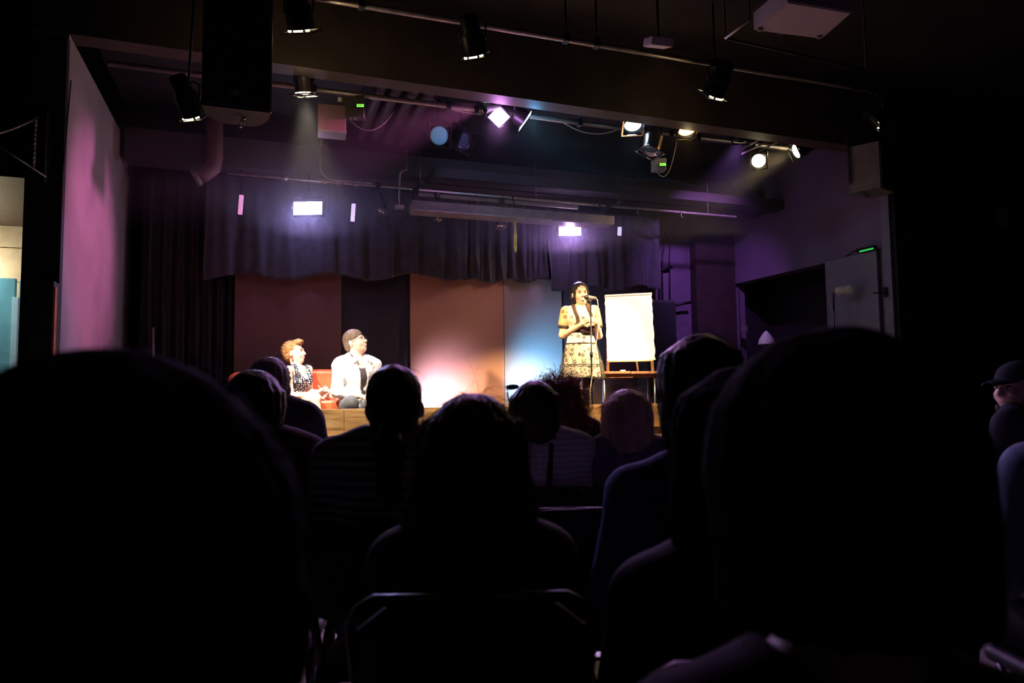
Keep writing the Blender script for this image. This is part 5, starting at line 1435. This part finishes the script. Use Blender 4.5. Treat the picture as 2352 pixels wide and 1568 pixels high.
# ------------------------------------------------------------------ seated man
ps = Pose(815, 945, 7.45)
sm = thing('person', 'seated man in glasses and an open white shirt over a dark tee, head tilted up', 'person', (ps.o.x, ps.o.y, G), ps.rz)
HC = J(815, 786, 0.0); HR = rotm(0, 0, 1.12) @ rotm(-0.34, 0, 0); S = 1.11
shN, shF = J(781, 841, -0.14), J(858, 839, 0.06)
elN, elF = J(776, 898, -0.18), J(868, 900, 0.0)
wrN, wrF = J(822, 908, -0.36), J(850, 912, -0.26)
hpN, hpF = J(795, 934, 0.05), J(835, 934, 0.12)
knN, knF = J(806, 926, -0.42), J(865, 922, -0.30)
anN, anF = V3(knN.x, knN.y + 0.04, 0.09), V3(knF.x + 0.02, knF.y + 0.03, 0.09)
tz = rotm(0, 0, 0.55)
def torso3(F, g=0.0):
    c1 = (shN + shF) / 2
    F.ell(tuple(c1 + V3(0.0, 0.02, -0.09)), (0.172 + g, 0.12 + g, 0.15 + g), tz, 0.06)
    F.ell(tuple(J(812, 905, 0.03)), (0.165 + g, 0.135 + g, 0.14 + g), tz, 0.06)
    F.ell(tuple((hpN + hpF) / 2), (0.17 + g, 0.13 + g, 0.09 + g), tz, 0.05)
    F.cap(tuple(shN), tuple(shF), 0.06 + g, 0.06 + g, 0.05)
    for a_ in (shN, shF): F.cap(tuple(a_.lerp(nk3, 0.25)), tuple(a_.lerp(nk3, 0.72)), 0.05 + g, 0.05 + g, 0.05)
nk3 = J(812, 818, 0.0)
def arms3(F, g=0.0, fore=0.55):
    for a_, e_, w_ in ((shN, elN, wrN), (shF, elF, wrF)):
        F.cap(tuple(a_), tuple(e_), 0.054 + g, 0.045 + g, 0.03); F.cap(tuple(e_), tuple(e_.lerp(w_, fore)), 0.044 + g, 0.036 + g * 0.8, 0.03)
B = Field(); torso3(B); arms3(B, 0, 1.0)
B.cap(tuple((shN + shF) / 2 + V3(0, 0.0, 0.01)), tuple(HC + V3(-0.005, 0.01, -0.05)), 0.062, 0.058, 0.03)
head_sdf(B, HC, HR, S, jaw=1.12)
hand_sdf(B, wrN, (0.75, -0.5, -0.25), (0, 0.1, -1), (0.25, 0.35, 0.3), side=1, s=1.1)
hand_sdf(B, wrF, (0.1, -0.9, -0.2), (0, 0.1, -1), (0.3, 0.4, 0.3), side=1, s=1.1)
for k_, a_ in ((knN, anN), (knF, anF)): B.cap(tuple(k_), tuple(a_), 0.055, 0.036, 0.02); B.cap(tuple(a_), tuple(a_ + V3(0.02, -0.14, -0.05)), 0.036, 0.028, 0.02)
for h_, k_ in ((hpN, knN), (hpF, knF)): B.cap(tuple(h_), tuple(k_), 0.085, 0.06, 0.03)
obj('body', B.mesh(0.006, 'body'), 'skin_fair', sm)
face_parts(sm, HC, HR, S, brow='hair_grey', lips='skin_warm')
mat('tee_dark', (0.06, 0.045, 0.05), 0.8, var=0.15)
mat('shirt_white', (0.82, 0.82, 0.84), 0.75, var=0.04, bump=0.25, bscale=14)
mat('denim_grey', (0.10, 0.105, 0.115), 0.8, var=0.25, scale=20, bump=0.3, bscale=16)
nk = (shN + shF) / 2
T_ = Field(); torso3(T_, 0.008); T_.ell(tuple(nk + tz @ V3(0, -0.06, 0.05)), (0.075, 0.085, 0.085), tz, 0.01, op='s')
obj('tee_shirt', T_.mesh(0.008, 'tee_shirt'), 'tee_dark', sm)
S_ = Field(); torso3(S_, 0.022); arms3(S_, 0.017, 0.62)
S_.ell(tuple(nk + V3(0, -0.02, 0.10)), (0.072, 0.085, 0.10), tz, 0.015, op='s')
S_.rbox(tuple(nk + tz @ V3(0.028, -0.16, -0.20)), (0.040, 0.10, 0.26), 0.02, tz @ rotm(0, -0.16, 0), 0.01, op='s')
for sx in (-1, 1):
    a0 = nk + tz @ V3(sx * 0.07, -0.085, 0.045)
    S_.rbox(tuple(a0 + V3(0, 0.012, -0.02)), (0.034, 0.014, 0.042), 0.008, tz @ rotm(0.75, sx * 0.45, 0), 0.02)
sh_ = displace(S_.mesh(0.0065, 'shirt'), lambda p: 0.006 * wob(p, 26, 1.0) + 0.003 * wob(p, 60, 2.0))
obj('shirt', sh_, 'shirt_white', sm)
Pn = Field()
for h_, k_, a_ in ((hpN, knN, anN), (hpF, knF, anF)): Pn.cap(tuple(h_), tuple(k_), 0.105, 0.078, 0.03); Pn.cap(tuple(k_), tuple(a_ + V3(0, 0, 0.02)), 0.074, 0.058, 0.03)
Pn.ell(tuple((hpN + hpF) / 2), (0.185, 0.145, 0.09), tz, 0.04)
obj('jeans', displace(Pn.mesh(0.009, 'jeans'), lambda p: 0.005 * wob(p, 30, 4)), 'denim_grey', sm)
H_ = Field(); H_.ell(hq(0, 0.010, 0.046), (0.084 * S, 0.101 * S, 0.088 * S), HR, 0.02).ell(hq(0, 0.06, -0.015), (0.072 * S, 0.052 * S, 0.07 * S), HR, 0.03)
H_.ell(hq(0, -0.118, -0.012), (0.085, 0.085, 0.075), HR, 0.01, op='s'); H_.ell(hq(0, -0.01, -0.075), (0.10, 0.065, 0.075), HR, 0.02, op='s')
ho = obj('hair', displace(H_.mesh(0.0055, 'hair'), lambda p: 0.0025 * wob(p, 150, 1.3)), 'hair_greybrown', sm)
gl = bmesh.new()
for sx in (-1, 1):
    tube([hq(sx * (0.033 + 0.0) + 0.023 * math.cos(u), -0.108, 0.002 + 0.016 * math.sin(u)) for u in [k * 0.5236 for k in range(13)]], 0.0022, 6, gl)
    tube([hq(sx * 0.056, -0.106, 0.006), hq(sx * 0.075, -0.07, 0.006), hq(sx * 0.083, 0.01, 0.0), hq(sx * 0.08, 0.025, -0.015)], 0.0022, 6, gl)
tube([hq(-0.010, -0.108, 0.006), hq(0.010, -0.108, 0.006)], 0.0022, 6, gl)
obj('glasses', gl, 'eye_dark', sm)
for a_ in (anN, anF):
    s_ = Field().cap(tuple(a_ + V3(0, 0.03, -0.04)), tuple(a_ + V3(0.02, -0.15, -0.05)), 0.045, 0.038, 0.02); s_.cut((0, 0, -1), 0.0); obj('shoe', s_.mesh(0.01, 'shoe'), 'black_trim', sm)

# ------------------------------------------------------------------ folding chairs
mat('chair_black', (0.02, 0.018, 0.022), 0.35, 0.3, var=0.2, coat=0.3)
mat('chair_pad', (0.01, 0.009, 0.011), 0.6, var=0.25, bump=0.15, bscale=80)
def make_chair():
    t = thing('folding_chair', 'black folding chair', 'chair')
    b = bmesh.new(); n = 9; rows = ((0.60, 0), (0.62, 1), (0.86, 1), (0.885, 0.6))
    def bp(u, z, th): return V3(0.205 * u, -0.20 - 0.10 * (z - 0.45) - 0.035 * (1 - u * u) + th, z)
    top = []; 
    prof = [(u, z) for u in [-1 + 2 * i / (n - 1) for i in range(n)] for z in (0.0,)]
    F1, F2 = [], []
    for i in range(n):
        u = -1 + 2 * i / (n - 1); e = 1 - abs(u) ** 4
        zt, zb = 0.80 + 0.065 * e, 0.62 - 0.02 * e
        col = [zb + (zt - zb) * j / 4 for j in range(5)]
        F1.append([b.verts.new(bp(u, z, 0.0)) for z in col]); F2.append([b.verts.new(bp(u, z, 0.022)) for z in col])
    for i in range(n - 1):
        for j in range(4):
            b.faces.new((F1[i][j], F1[i + 1][j], F1[i + 1][j + 1], F1[i][j + 1])); b.faces.new((F2[i][j], F2[i][j + 1], F2[i + 1][j + 1], F2[i + 1][j]))
        b.faces.new((F1[i][0], F2[i][0], F2[i + 1][0], F1[i + 1][0])); b.faces.new((F1[i][4], F1[i + 1][4], F2[i + 1][4], F2[i][4]))
    for i, sgn in ((0, 1), (n - 1, -1)):
        for j in range(4): b.faces.new((F1[i][j], F1[i][j + 1], F2[i][j + 1], F2[i][j]))
    bmesh.ops.recalc_face_normals(b, faces=b.faces[:])
    obj('backrest', b, 'chair_pad', t, True)
    obj('seat', Field().rbox((0, 0.02, 0.435), (0.20, 0.20, 0.022), 0.018).mesh(0.012, 'seat'), 'chair_pad', t)
    # inverted-U back frame running down into the front legs
    pts = [(-0.215, 0.20, 0.0), (-0.215, -0.02, 0.42), (-0.215, -0.215, 0.78)] + [(-0.215 + 0.06 * (1 - math.cos(u)), -0.235 - 0.01 * math.sin(u), 0.80 + 0.06 * math.sin(u)) for u in (0.3, 0.8, 1.3)]
    pts += [(-p[0], p[1], p[2]) for p in reversed(pts)]
    obj('back_frame', tube(pts, 0.011, 8), 'chair_black', t)
    for x in (-0.19, 0.19): obj('rear_leg', tube([(x, -0.26, 0.0), (x, 0.16, 0.42)], 0.010, 8), 'chair_black', t)
    for y, z in ((0.13, 0.14), (-0.19, 0.075)): obj('cross_rail', tube([(-0.205, y, z), (0.205, y, z)], 0.008, 8), 'chair_black', t)
    return t
chair0 = make_chair(); used = [False]
def place_chair(x, y, rz, label):
    if not used[0]: r = chair0; used[0] = True; kids = None
    else:
        r = chair0.copy(); COL.objects.link(r)
        for ch in chair0.children:
            c = ch.copy(); COL.objects.link(c); c.parent = r
    r.matrix_basis = Matrix.Translation((x, y, 0)) @ Matrix.Rotation(rz, 4, 'Z')
    r['label'] = label; r['group'] = 'black folding chairs of the audience'
    return r

# ------------------------------------------------------------------ audience
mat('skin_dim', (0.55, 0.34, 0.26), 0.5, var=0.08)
SHIRTS = {'cloth_black': (0.008, 0.0075, 0.009), 'cloth_maroon': (0.10, 0.03, 0.05), 'cloth_navy': (0.04, 0.08, 0.20), 'cloth_olive': (0.05, 0.045, 0.03), 'cloth_white': (0.42, 0.42, 0.48), 'cloth_lilac': (0.22, 0.16, 0.26), 'cloth_paleblue': (0.22, 0.28, 0.4), 'cloth_slate': (0.06, 0.065, 0.085)}
for k_, c_ in SHIRTS.items(): mat(k_, c_, 0.85, var=0.12, scale=18, bump=0.12, bscale=40, spec=0.1)
def stripe_mat(name, c1, c2, freq):
    m = bpy.data.materials.new(name); m.use_nodes = True; nt = m.node_tree
    tc = nt.nodes.new('ShaderNodeTexCoord'); w_ = nt.nodes.new('ShaderNodeTexWave'); w_.bands_direction = 'Z'; w_.inputs['Scale'].default_value = freq; w_.inputs['Distortion'].default_value = 0.4
    r = nt.nodes.new('ShaderNodeValToRGB'); r.color_ramp.elements[0].position = 0.4; r.color_ramp.elements[1].position = 0.6
    r.color_ramp.elements[0].color = (*c1, 1); r.color_ramp.elements[1].color = (*c2, 1)
    nt.links.new(tc.outputs['Object'], w_.inputs[0]); nt.links.new(w_.outputs['Fac'], r.inputs[0]); nt.links.new(r.outputs[0], nt.nodes['Principled BSDF'].inputs['Base Color'])
    nt.nodes['Principled BSDF'].inputs['Roughness'].default_value = 0.9; MATS[name] = m
stripe_mat('cloth_striped', (0.08, 0.08, 0.11), (0.3, 0.3, 0.36), 11)
stripe_mat('cloth_finestripe', (0.6, 0.6, 0.66), (0.78, 0.78, 0.82), 14)


def audience(label, px, ytop, d, shirt, hair_fn, chair_label=None, sw=0.18, neck=0.30, rz=-0.30, head_turn=0.0, tilt=0.0, hs=1.0, hg=0.015, h=0.012, hair_mat='hair_dark', amp=0.004, freq=24, wave=0.0, nstrand=400, slen=0.08, lift=0.006, lean=0.0, hair_extra=None, sr=0.0006, wd=1.0, curl=0.0, swave=0.004, skin='skin_dim', hug=3.2):
    """seated listener facing the stage (+y); local x is to the right in the picture"""
    p = P(px, ytop, d=d); zt = p.z
    root = thing('person', label, 'person', (p.x, p.y, 0), rz, group='seated audience')
    hc = V3(lean * 0.3, 0, zt - 0.128 * hs - hg); R = rotm(0, 0, math.pi + head_turn) @ rotm(tilt, 0, 0)
    zs = zt - neck
    def body_t(F, g=0.0):
        F.ell((0, -0.03, zs - 0.10), (sw * 0.90 * wd + g, 0.115 + g, 0.17 + g), None, 0.06)
        F.ell((0, -0.02, (zs + 0.45) / 2 - 0.06), (sw * 0.80 * wd + g, 0.115 + g, 0.20 + g), None, 0.06)
        F.ell((0, 0.0, 0.53), (0.17 * wd + g, 0.13 + g, 0.10 + g), None, 0.05)
        F.cap((-sw * 0.92, -0.02, zs), (sw * 0.92, -0.02, zs), 0.055 + g, 0.055 + g, 0.06)
        for sx in (-1, 1): F.cap((sx * sw * 0.85, -0.025, zs + 0.012), (sx * 0.05, -0.01, zs + 0.055), 0.045 + g, 0.052 + g, 0.05)
    def arms_(F, g=0.0, k=0.03):
        for sx in (-1, 1):
            F.cap((sx * sw, -0.02, zs - 0.005), (sx * (sw + 0.055), 0.04, zs - 0.30), 0.052 + g, 0.043 + g, k)
            F.cap((sx * (sw + 0.055), 0.04, zs - 0.30), (sx * 0.10, 0.27, 0.64), 0.042 + g, 0.028 + g, k)
    B = Field(); body_t(B); arms_(B)
    B.cap((0, -0.005, zs + 0.02), tuple(hc + V3(0, -0.015, -0.05)), 0.058, 0.054, 0.03)
    head_sdf(B, hc, R, hs)
    for sx in (-1, 1):
        B.cap((sx * 0.095, 0.0, 0.53), (sx * 0.12, 0.42, 0.50), 0.078, 0.056, 0.03); B.cap((sx * 0.12, 0.42, 0.50), (sx * 0.12, 0.43, 0.09), 0.052, 0.036, 0.02)
        hand_sdf(B, (sx * 0.10, 0.27, 0.64), (-sx * 0.5, 0.8, -0.25), (0, 0, -1), (0.3, 0.4, 0.3), side=-sx)
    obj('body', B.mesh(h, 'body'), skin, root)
    S_ = Field(); body_t(S_, 0.014); arms_(S_, 0.012); S_.ell((0, 0.0, zs + 0.105), (0.075, 0.085, 0.06), None, 0.02, op='s')
    S_.ell((0, 0.36, 0.64), (0.3, 0.16, 0.12), None, 0.01, op='s')
    shm = displace(S_.mesh(h, 'shirt'), lambda q: 0.005 * wob(q, 24, px * 0.1))
    obj('shirt', shm, shirt, root)
    Tn = Field()
    for sx in (-1, 1): Tn.cap((sx * 0.095, 0.0, 0.53), (sx * 0.12, 0.42, 0.50), 0.09, 0.068, 0.03); Tn.cap((sx * 0.12, 0.42, 0.50), (sx * 0.12, 0.43, 0.10), 0.064, 0.05, 0.02)
    obj('trousers', Tn.mesh(0.016, 'trousers'), 'cloth_black', root)
    for sx in (-1, 1):
        s_ = Field().cap((sx * 0.12, 0.40, 0.045), (sx * 0.13, 0.56, 0.04), 0.045, 0.04, 0.02); s_.cut((0, 0, -1), 0.0); obj('shoe', s_.mesh(0.014, 'shoe'), 'cloth_black', root)
    if hair_fn is not None:
        H_ = Field(); hair_fn(H_, hc, R, zt, zs)
        hm = hair_solid(H_, h * 0.75, amp, freq, wave, px * 0.37, tuple(hc))
        ho = obj('hair', hm, hair_mat, root)
        if nstrand:
            o = obj('hair_strands', strands(hm, nstrand, slen, int(px), lift, sr, wave=swave, curl=curl, hug=hug), strand_mat(hair_mat), ho); o['kind'] = 'stuff'
    if chair_label: place_chair(*(Matrix.Translation((p.x, p.y, 0)) @ Matrix.Rotation(rz, 4, 'Z') @ V3(0, -0.02, 0)).xy, rz, chair_label)
    return root, hc, R, zt, zs


def skullcap(F, hc, R, g=0.012, k=0.02):
    q = lambda x, y, z: tuple(hc + R @ V3(x, y, z))
    F.ell(q(0, 0.022, 0.038), (0.080 + g, 0.098 + g, 0.090 + g), R, k)
    return q
def face_off(F, q, R): F.ell(q(0, -0.095, -0.04), (0.068, 0.075, 0.11), R, 0.01, op='s')

# D: woman with long wavy auburn hair, centre
def hairD(F, hc, R, zt, zs):
    q = skullcap(F, hc, R, 0.020)
    F.loft([(zt - 0.06, 0, -0.015, 0.100, 0.11), (zt - 0.12, 0, -0.02, 0.112, 0.115), (zt - 0.18, -0.002, -0.03, 0.125, 0.11), (zt - 0.23, -0.004, -0.04, 0.138, 0.10), (zt - 0.27, -0.004, -0.045, 0.138, 0.09), (zt - 0.30, -0.004, -0.05, 0.115, 0.07)], 0.03)
    face_off(F, q, R)
audience('woman with shoulder-length wavy auburn hair and a dark top, nearest in the centre', 1085, 905, 1.55, 'cloth_olive', hairD, 'black folding chair under the woman with wavy auburn hair', hair_mat='hair_auburn', amp=0.006, freq=17, wave=1.6, nstrand=1400, slen=0.12, sw=0.152, h=0.009, lift=0.008, swave=0.008, neck=0.35, hg=0.018)

# C: woman with a ponytail and striped top
def hairC(F, hc, R, zt, zs):
    q = skullcap(F, hc, R, 0.004)
    F.ell(q(0, 0.03, -0.03), (0.074, 0.075, 0.085), R, 0.03)
    F.chain([tuple(hc + V3(0, -0.085, -0.05)), tuple(hc + V3(0.0, -0.13, -0.12)), tuple(hc + V3(0.005, -0.135, -0.24)), tuple(hc + V3(0.0, -0.13, -0.36))], [0.03, 0.038, 0.036, 0.014], 0.03)
    face_off(F, q, R)
audience('woman with a dark ponytail and a grey striped top, below the seated man', 907, 834, 2.25, 'cloth_striped', hairC, 'black folding chair under the woman with the dark ponytail', hair_mat='hair_dark', amp=0.003, freq=30, nstrand=500, slen=0.07, sw=0.19, neck=0.30, lift=0.004, hs=1.03, hg=0.004)

# E: dark hair, sunglasses pushed up, pale top with a strap
def hairE(F, hc, R, zt, zs):
    q = skullcap(F, hc, R, 0.014)
    F.loft([(zt - 0.07, 0, -0.015, 0.092, 0.105), (zt - 0.15, 0, -0.025, 0.103, 0.105), (zt - 0.22, 0.005, -0.03, 0.10, 0.095), (zt - 0.28, 0.01, -0.04, 0.085, 0.075), (zt - 0.31, 0.01, -0.045, 0.06, 0.05)], 0.03)
    face_off(F, q, R)
r_, hc, R, zt, zs = audience('woman with dark hair, sunglasses pushed up on her head and a pale top', 1224, 874, 2.95, 'cloth_finestripe', hairE, 'black folding chair under the woman with sunglasses on her head', hair_mat='hair_dark', nstrand=400, slen=0.09, sw=0.19, head_turn=0.3, neck=0.285, hg=0.013)
sg = bmesh.new()
for sx in (-1, 1):
    tube([tuple(hc + V3(-0.03 + 0.0 * sx, 0.02, 0.0) + R @ V3(sx * 0.035 + 0.028 * math.cos(u), -0.066 + 0.020 * math.sin(u), 0.116 + 0.009 * math.sin(u))) for u in [k * 0.5236 for k in range(13)]], 0.003, 6, sg)
    tube([tuple(hc + V3(-0.03, 0.02, 0) + R @ V3(sx * 0.062, -0.066, 0.118)), tuple(hc + V3(-0.02, 0.01, 0) + R @ V3(sx * 0.092, 0.02, 0.06))], 0.003, 6, sg)
mat('sunglass', (0.05, 0.06, 0.06), 0.15, 0.2, var=0)
so_ = obj('sunglasses', sg, 'sunglass', r_)
for sx in (-1, 1):
    M = Matrix.Translation(hc + V3(-0.03, 0.02, 0.0) + R @ V3(sx * 0.035, -0.066, 0.116)) @ R.to_4x4() @ Matrix.Rotation(0.42, 4, 'X')
    obj('lens', disc(M @ Matrix.Diagonal((1, 0.75, 1, 1)), 0.027, 20), 'sunglass', so_)
obj('shoulder_strap', tube([(0.03, -0.16, zs - 0.28), (0.045, -0.172, zs - 0.12), (0.06, -0.12, zs + 0.02), (0.065, -0.03, zs + 0.085)], 0.011, 6), 'cloth_black', r_)

# F: curly hair, dark top, front row
def hairF(F, hc, R, zt, zs):
    q = skullcap(F, hc, R, 0.022)
    F.ell(q(0, 0.03, -0.05), (0.115, 0.105, 0.11), R, 0.03); face_off(F, q, R)
r_, hc, R, zt, zs = audience('person with frizzy curly reddish hair and a black top in the front row', 1281, 868, 3.35, 'cloth_black', hairF, 'black folding chair under the person with curly hair', hair_mat='hair_copper', nstrand=5000, slen=0.07, lift=0.04, amp=0.008, freq=12, wave=2, sw=0.16, neck=0.27, curl=1.0, swave=0.016, sr=0.0011, hug=0.0, hg=0.03)

# G: long pale hair, lilac top
def hairG(F, hc, R, zt, zs):
    q = skullcap(F, hc, R, 0.016)
    F.loft([(zt - 0.06, 0, -0.015, 0.092, 0.105), (zt - 0.14, 0, -0.02, 0.102, 0.105), (zt - 0.20, -0.003, -0.03, 0.106, 0.10), (zt - 0.25, -0.005, -0.04, 0.10, 0.085), (zt - 0.29, -0.006, -0.045, 0.085, 0.06)], 0.03)
    face_off(F, q, R)
audience('person with long pale parted hair and a lilac top in front of the table', 1437, 893, 3.0, 'cloth_lilac', hairG, 'black folding chair under the person with long pale hair', hair_mat='hair_blonde', amp=0.004, freq=20, nstrand=1100, slen=0.12, sw=0.185, neck=0.29, swave=0.008, hg=0.016)

# H: dark bob, blue top
def hairH(F, hc, R, zt, zs):
    q = skullcap(F, hc, R, 0.022)
    F.loft([(zt - 0.06, 0, -0.015, 0.10, 0.112), (zt - 0.13, 0, -0.02, 0.114, 0.115), (zt - 0.20, 0, -0.025, 0.116, 0.11), (zt - 0.26, -0.004, -0.035, 0.110, 0.095), (zt - 0.32, -0.008, -0.045, 0.09, 0.07)], 0.03)
    face_off(F, q, R)
audience('person with a smooth dark bob and a dark blue top, right of the pad', 1600, 762, 1.95, 'cloth_navy', hairH, 'black folding chair under the person with the dark bob', hair_mat='hair_dark', amp=0.003, freq=26, nstrand=900, slen=0.12, sw=0.20, neck=0.43, rz=-0.25, hs=1.05, wd=1.25, hg=0.022)

# I: dark long hair, between the bob and the big head
def hairI(F, hc, R, zt, zs):
    q = skullcap(F, hc, R, 0.022)
    F.loft([(zt - 0.05, 0, -0.015, 0.095, 0.11), (zt - 0.14, -0.005, -0.02, 0.112, 0.115), (zt - 0.25, -0.008, -0.03, 0.118, 0.10), (zt - 0.34, -0.004, -0.045, 0.105, 0.085), (zt - 0.42, 0.0, -0.055, 0.07, 0.06)], 0.03)
    face_off(F, q, R)
audience('person with long very dark hair close by, in front of the dark bob', 1690, 842, 1.22, 'cloth_black', hairI, 'black folding chair under the person with long very dark hair', hair_mat='hair_black', amp=0.004, freq=18, wave=0.6, nstrand=500, slen=0.10, sw=0.16, neck=0.38, rz=-0.35, h=0.009, hg=0.022)

# K: huge dark head in the right foreground
def hairK(F, hc, R, zt, zs):
    q = skullcap(F, hc, R, 0.010)
    F.ell((0.0, -0.01, zt - 0.125), (0.126, 0.125, 0.125), None, 0.02)
    F.loft([(zt - 0.09, 0, -0.02, 0.110, 0.11), (zt - 0.14, 0, -0.02, 0.126, 0.115), (zt - 0.20, 0.0, -0.03, 0.130, 0.11), (zt - 0.28, 0.0, -0.04, 0.125, 0.10)], 0.03)
    face_off(F, q, R)
audience('person with thick black hair filling the lower right corner of the picture', 1905, 754, 0.74, 'cloth_black', hairK, 'black folding chair under the dark head at lower right', hair_mat='hair_black', amp=0.002, freq=20, nstrand=250, slen=0.08, sw=0.165, neck=0.42, rz=-0.45, sr=0.0004, h=0.009, hg=0.022)

# A: huge dark head in the left foreground
def hairA(F, hc, R, zt, zs):
    q = skullcap(F, hc, R, 0.010)
    F.ell((0.0, -0.01, zt - 0.132), (0.140, 0.13, 0.132), None, 0.02)
    F.loft([(zt - 0.08, 0, -0.015, 0.120, 0.11), (zt - 0.12, 0.005, -0.02, 0.146, 0.125), (zt - 0.20, 0.012, -0.03, 0.150, 0.115), (zt - 0.27, 0.016, -0.04, 0.145, 0.10)], 0.03)
    face_off(F, q, R)
audience('person with bushy dark hair filling the lower left corner of the picture', 250, 803, 0.60, 'cloth_black', hairA, 'black folding chair under the bushy dark head at lower left', hair_mat='hair_black', amp=0.004, freq=16, wave=1.2, nstrand=500, slen=0.08, sw=0.165, neck=0.42, rz=-0.05, h=0.009, lift=0.010, swave=0.008, hg=0.032)

# B1: grey short hair by the sofa, B2: dark hair and maroon jacket in front
def hairB1(F, hc, R, zt, zs):
    q = skullcap(F, hc, R, 0.010); F.ell(q(0, 0.05, -0.03), (0.078, 0.06, 0.08), R, 0.03); face_off(F, q, R)
audience('person with short grey hair rimmed violet, in front of the sofa', 622, 815, 3.25, 'cloth_slate', hairB1, 'black folding chair under the person with short grey hair', hair_mat='hair_grey', nstrand=700, slen=0.05, sw=0.18, neck=0.29, hs=1.06, lift=0.008, hg=0.012)
def hairB2(F, hc, R, zt, zs):
    q = skullcap(F, hc, R, 0.012)
    F.loft([(zt - 0.08, 0, -0.015, 0.090, 0.105), (zt - 0.16, 0.0, -0.025, 0.096, 0.10), (zt - 0.24, 0.005, -0.035, 0.088, 0.085), (zt - 0.30, 0.01, -0.045, 0.06, 0.055)], 0.03)
    face_off(F, q, R)
audience('person with dark hair and a maroon jacket, between the left corner head and the ponytail', 588, 848, 2.35, 'cloth_maroon', hairB2, 'black folding chair under the person in the maroon jacket', hair_mat='hair_dark', nstrand=400, slen=0.08, sw=0.185, neck=0.29, hg=0.012)

# L: man in a baseball cap in profile at the right edge
def hairL(F, hc, R, zt, zs):
    q = skullcap(F, hc - V3(0, 0, 0.01), R, 0.004); F.cut((0, 0, 1), hc.z + 0.045); face_off(F, q, R)
    F.ell(q(0, -0.062, -0.088), (0.054, 0.052, 0.042), R, 0.01); F.ell(q(0, -0.03, -0.06), (0.073, 0.05, 0.05), R, 0.02)
    F.ell(q(0, -0.10, -0.045), (0.035, 0.035, 0.035), R, 0.005, op='s')
r_, hc, R, zt, zs = audience('bearded man in a dark baseball cap seen in profile at the right edge', 2332, 824, 3.6, 'cloth_slate', hairL, 'black folding chair under the man in the cap', hair_mat='hair_dark', nstrand=200, slen=0.02, amp=0.002, head_turn=1.25, sw=0.16, neck=0.325, rz=0.2, lift=0.003, skin='skin_fair', hs=1.05, h=0.008, hg=0.015)
Cp = Field(); Cp.ell(tuple(hc + R @ V3(0, 0.02, 0.05)), (0.098, 0.115, 0.092), R, 0.01); nrm = R @ V3(0, 0.12, -1); Cp.cut(tuple(nrm), nrm.dot(hc + R @ V3(0, 0, 0.045)))
cp = obj('cap', Cp.mesh(0.007, 'cap'), 'cloth_slate', r_)
bm_ = bmesh.new(); rw = []
for i in range(7):
    t_ = i / 6; y_ = -0.07 - 0.11 * t_; w_ = 0.082 * math.sqrt(max(0.02, 1 - (t_ * 0.93) ** 2))
    rw.append([[bm_.verts.new(hc + R @ V3(w_ * u, y_, 0.052 - 0.018 * u * u - 0.02 * t_ + th)) for u in (-1, -0.6, -0.2, 0.2, 0.6, 1)] for th in (0, 0.006)])
for i in range(6):
    for th in (0, 1):
        for j in range(5): bm_.faces.new((rw[i][th][j], rw[i][th][j + 1], rw[i + 1][th][j + 1], rw[i + 1][th][j]))
    for j in (0, 5): bm_.faces.new((rw[i][0][j], rw[i + 1][0][j], rw[i + 1][1][j], rw[i][1][j]))
for j in range(5): bm_.faces.new((rw[6][0][j], rw[6][0][j + 1], rw[6][1][j + 1], rw[6][1][j]))
bmesh.ops.recalc_face_normals(bm_, faces=bm_.faces[:])
obj('brim', bm_, 'cloth_slate', cp, True)
face_parts(r_, hc, R, 1.05, brow='hair_dark', lips='skin_dim')
# M: pale blue shoulder at the right edge
def hairM(F, hc, R, zt, zs):
    q = skullcap(F, hc, R, 0.010); face_off(F, q, R)
audience('person in a pale blue top cut by the right edge of the picture', 2485, 820, 2.0, 'cloth_paleblue', hairM, 'black folding chair under the person in pale blue', nstrand=0, sw=0.19, neck=0.31, hg=0.01)

# empty chairs that show between the listeners
for px, d_, rz, lb in ((1290, 2.42, -0.30, 'empty black folding chair with a violet-glinting rail, right of the auburn hair'), (1442, 2.40, -0.42, 'empty black folding chair partly behind the blue top'), (745, 3.85, -0.25, 'empty black folding chair with a violet-lit top rail below the seated man')):
    q_ = P(px, 1150, d=d_); place_chair(q_.x, q_.y, rz, lb)

# ------------------------------------------------------------------ thin haze added under the ceiling to stand in for lens bloom
hz = bpy.data.materials.new('haze'); hz.use_nodes = True
nt = hz.node_tree; nt.nodes.remove(nt.nodes['Principled BSDF'])
vs_ = nt.nodes.new('ShaderNodeVolumeScatter'); vs_.inputs['Density'].default_value = 0.03; vs_.inputs['Anisotropy'].default_value = 0.35
nt.links.new(vs_.outputs[0], nt.nodes['Material Output'].inputs['Volume'])
MATS['haze'] = hz
o = obj('haze', box2((XL + 0.02, HDR_Y + 0.22, 2.95), (XR - 0.1, 8.66, 4.44)), 'haze')
tag(o, 'thin haze added under the ceiling for the lens bloom around the stage lamps', 'haze', kind='stuff')
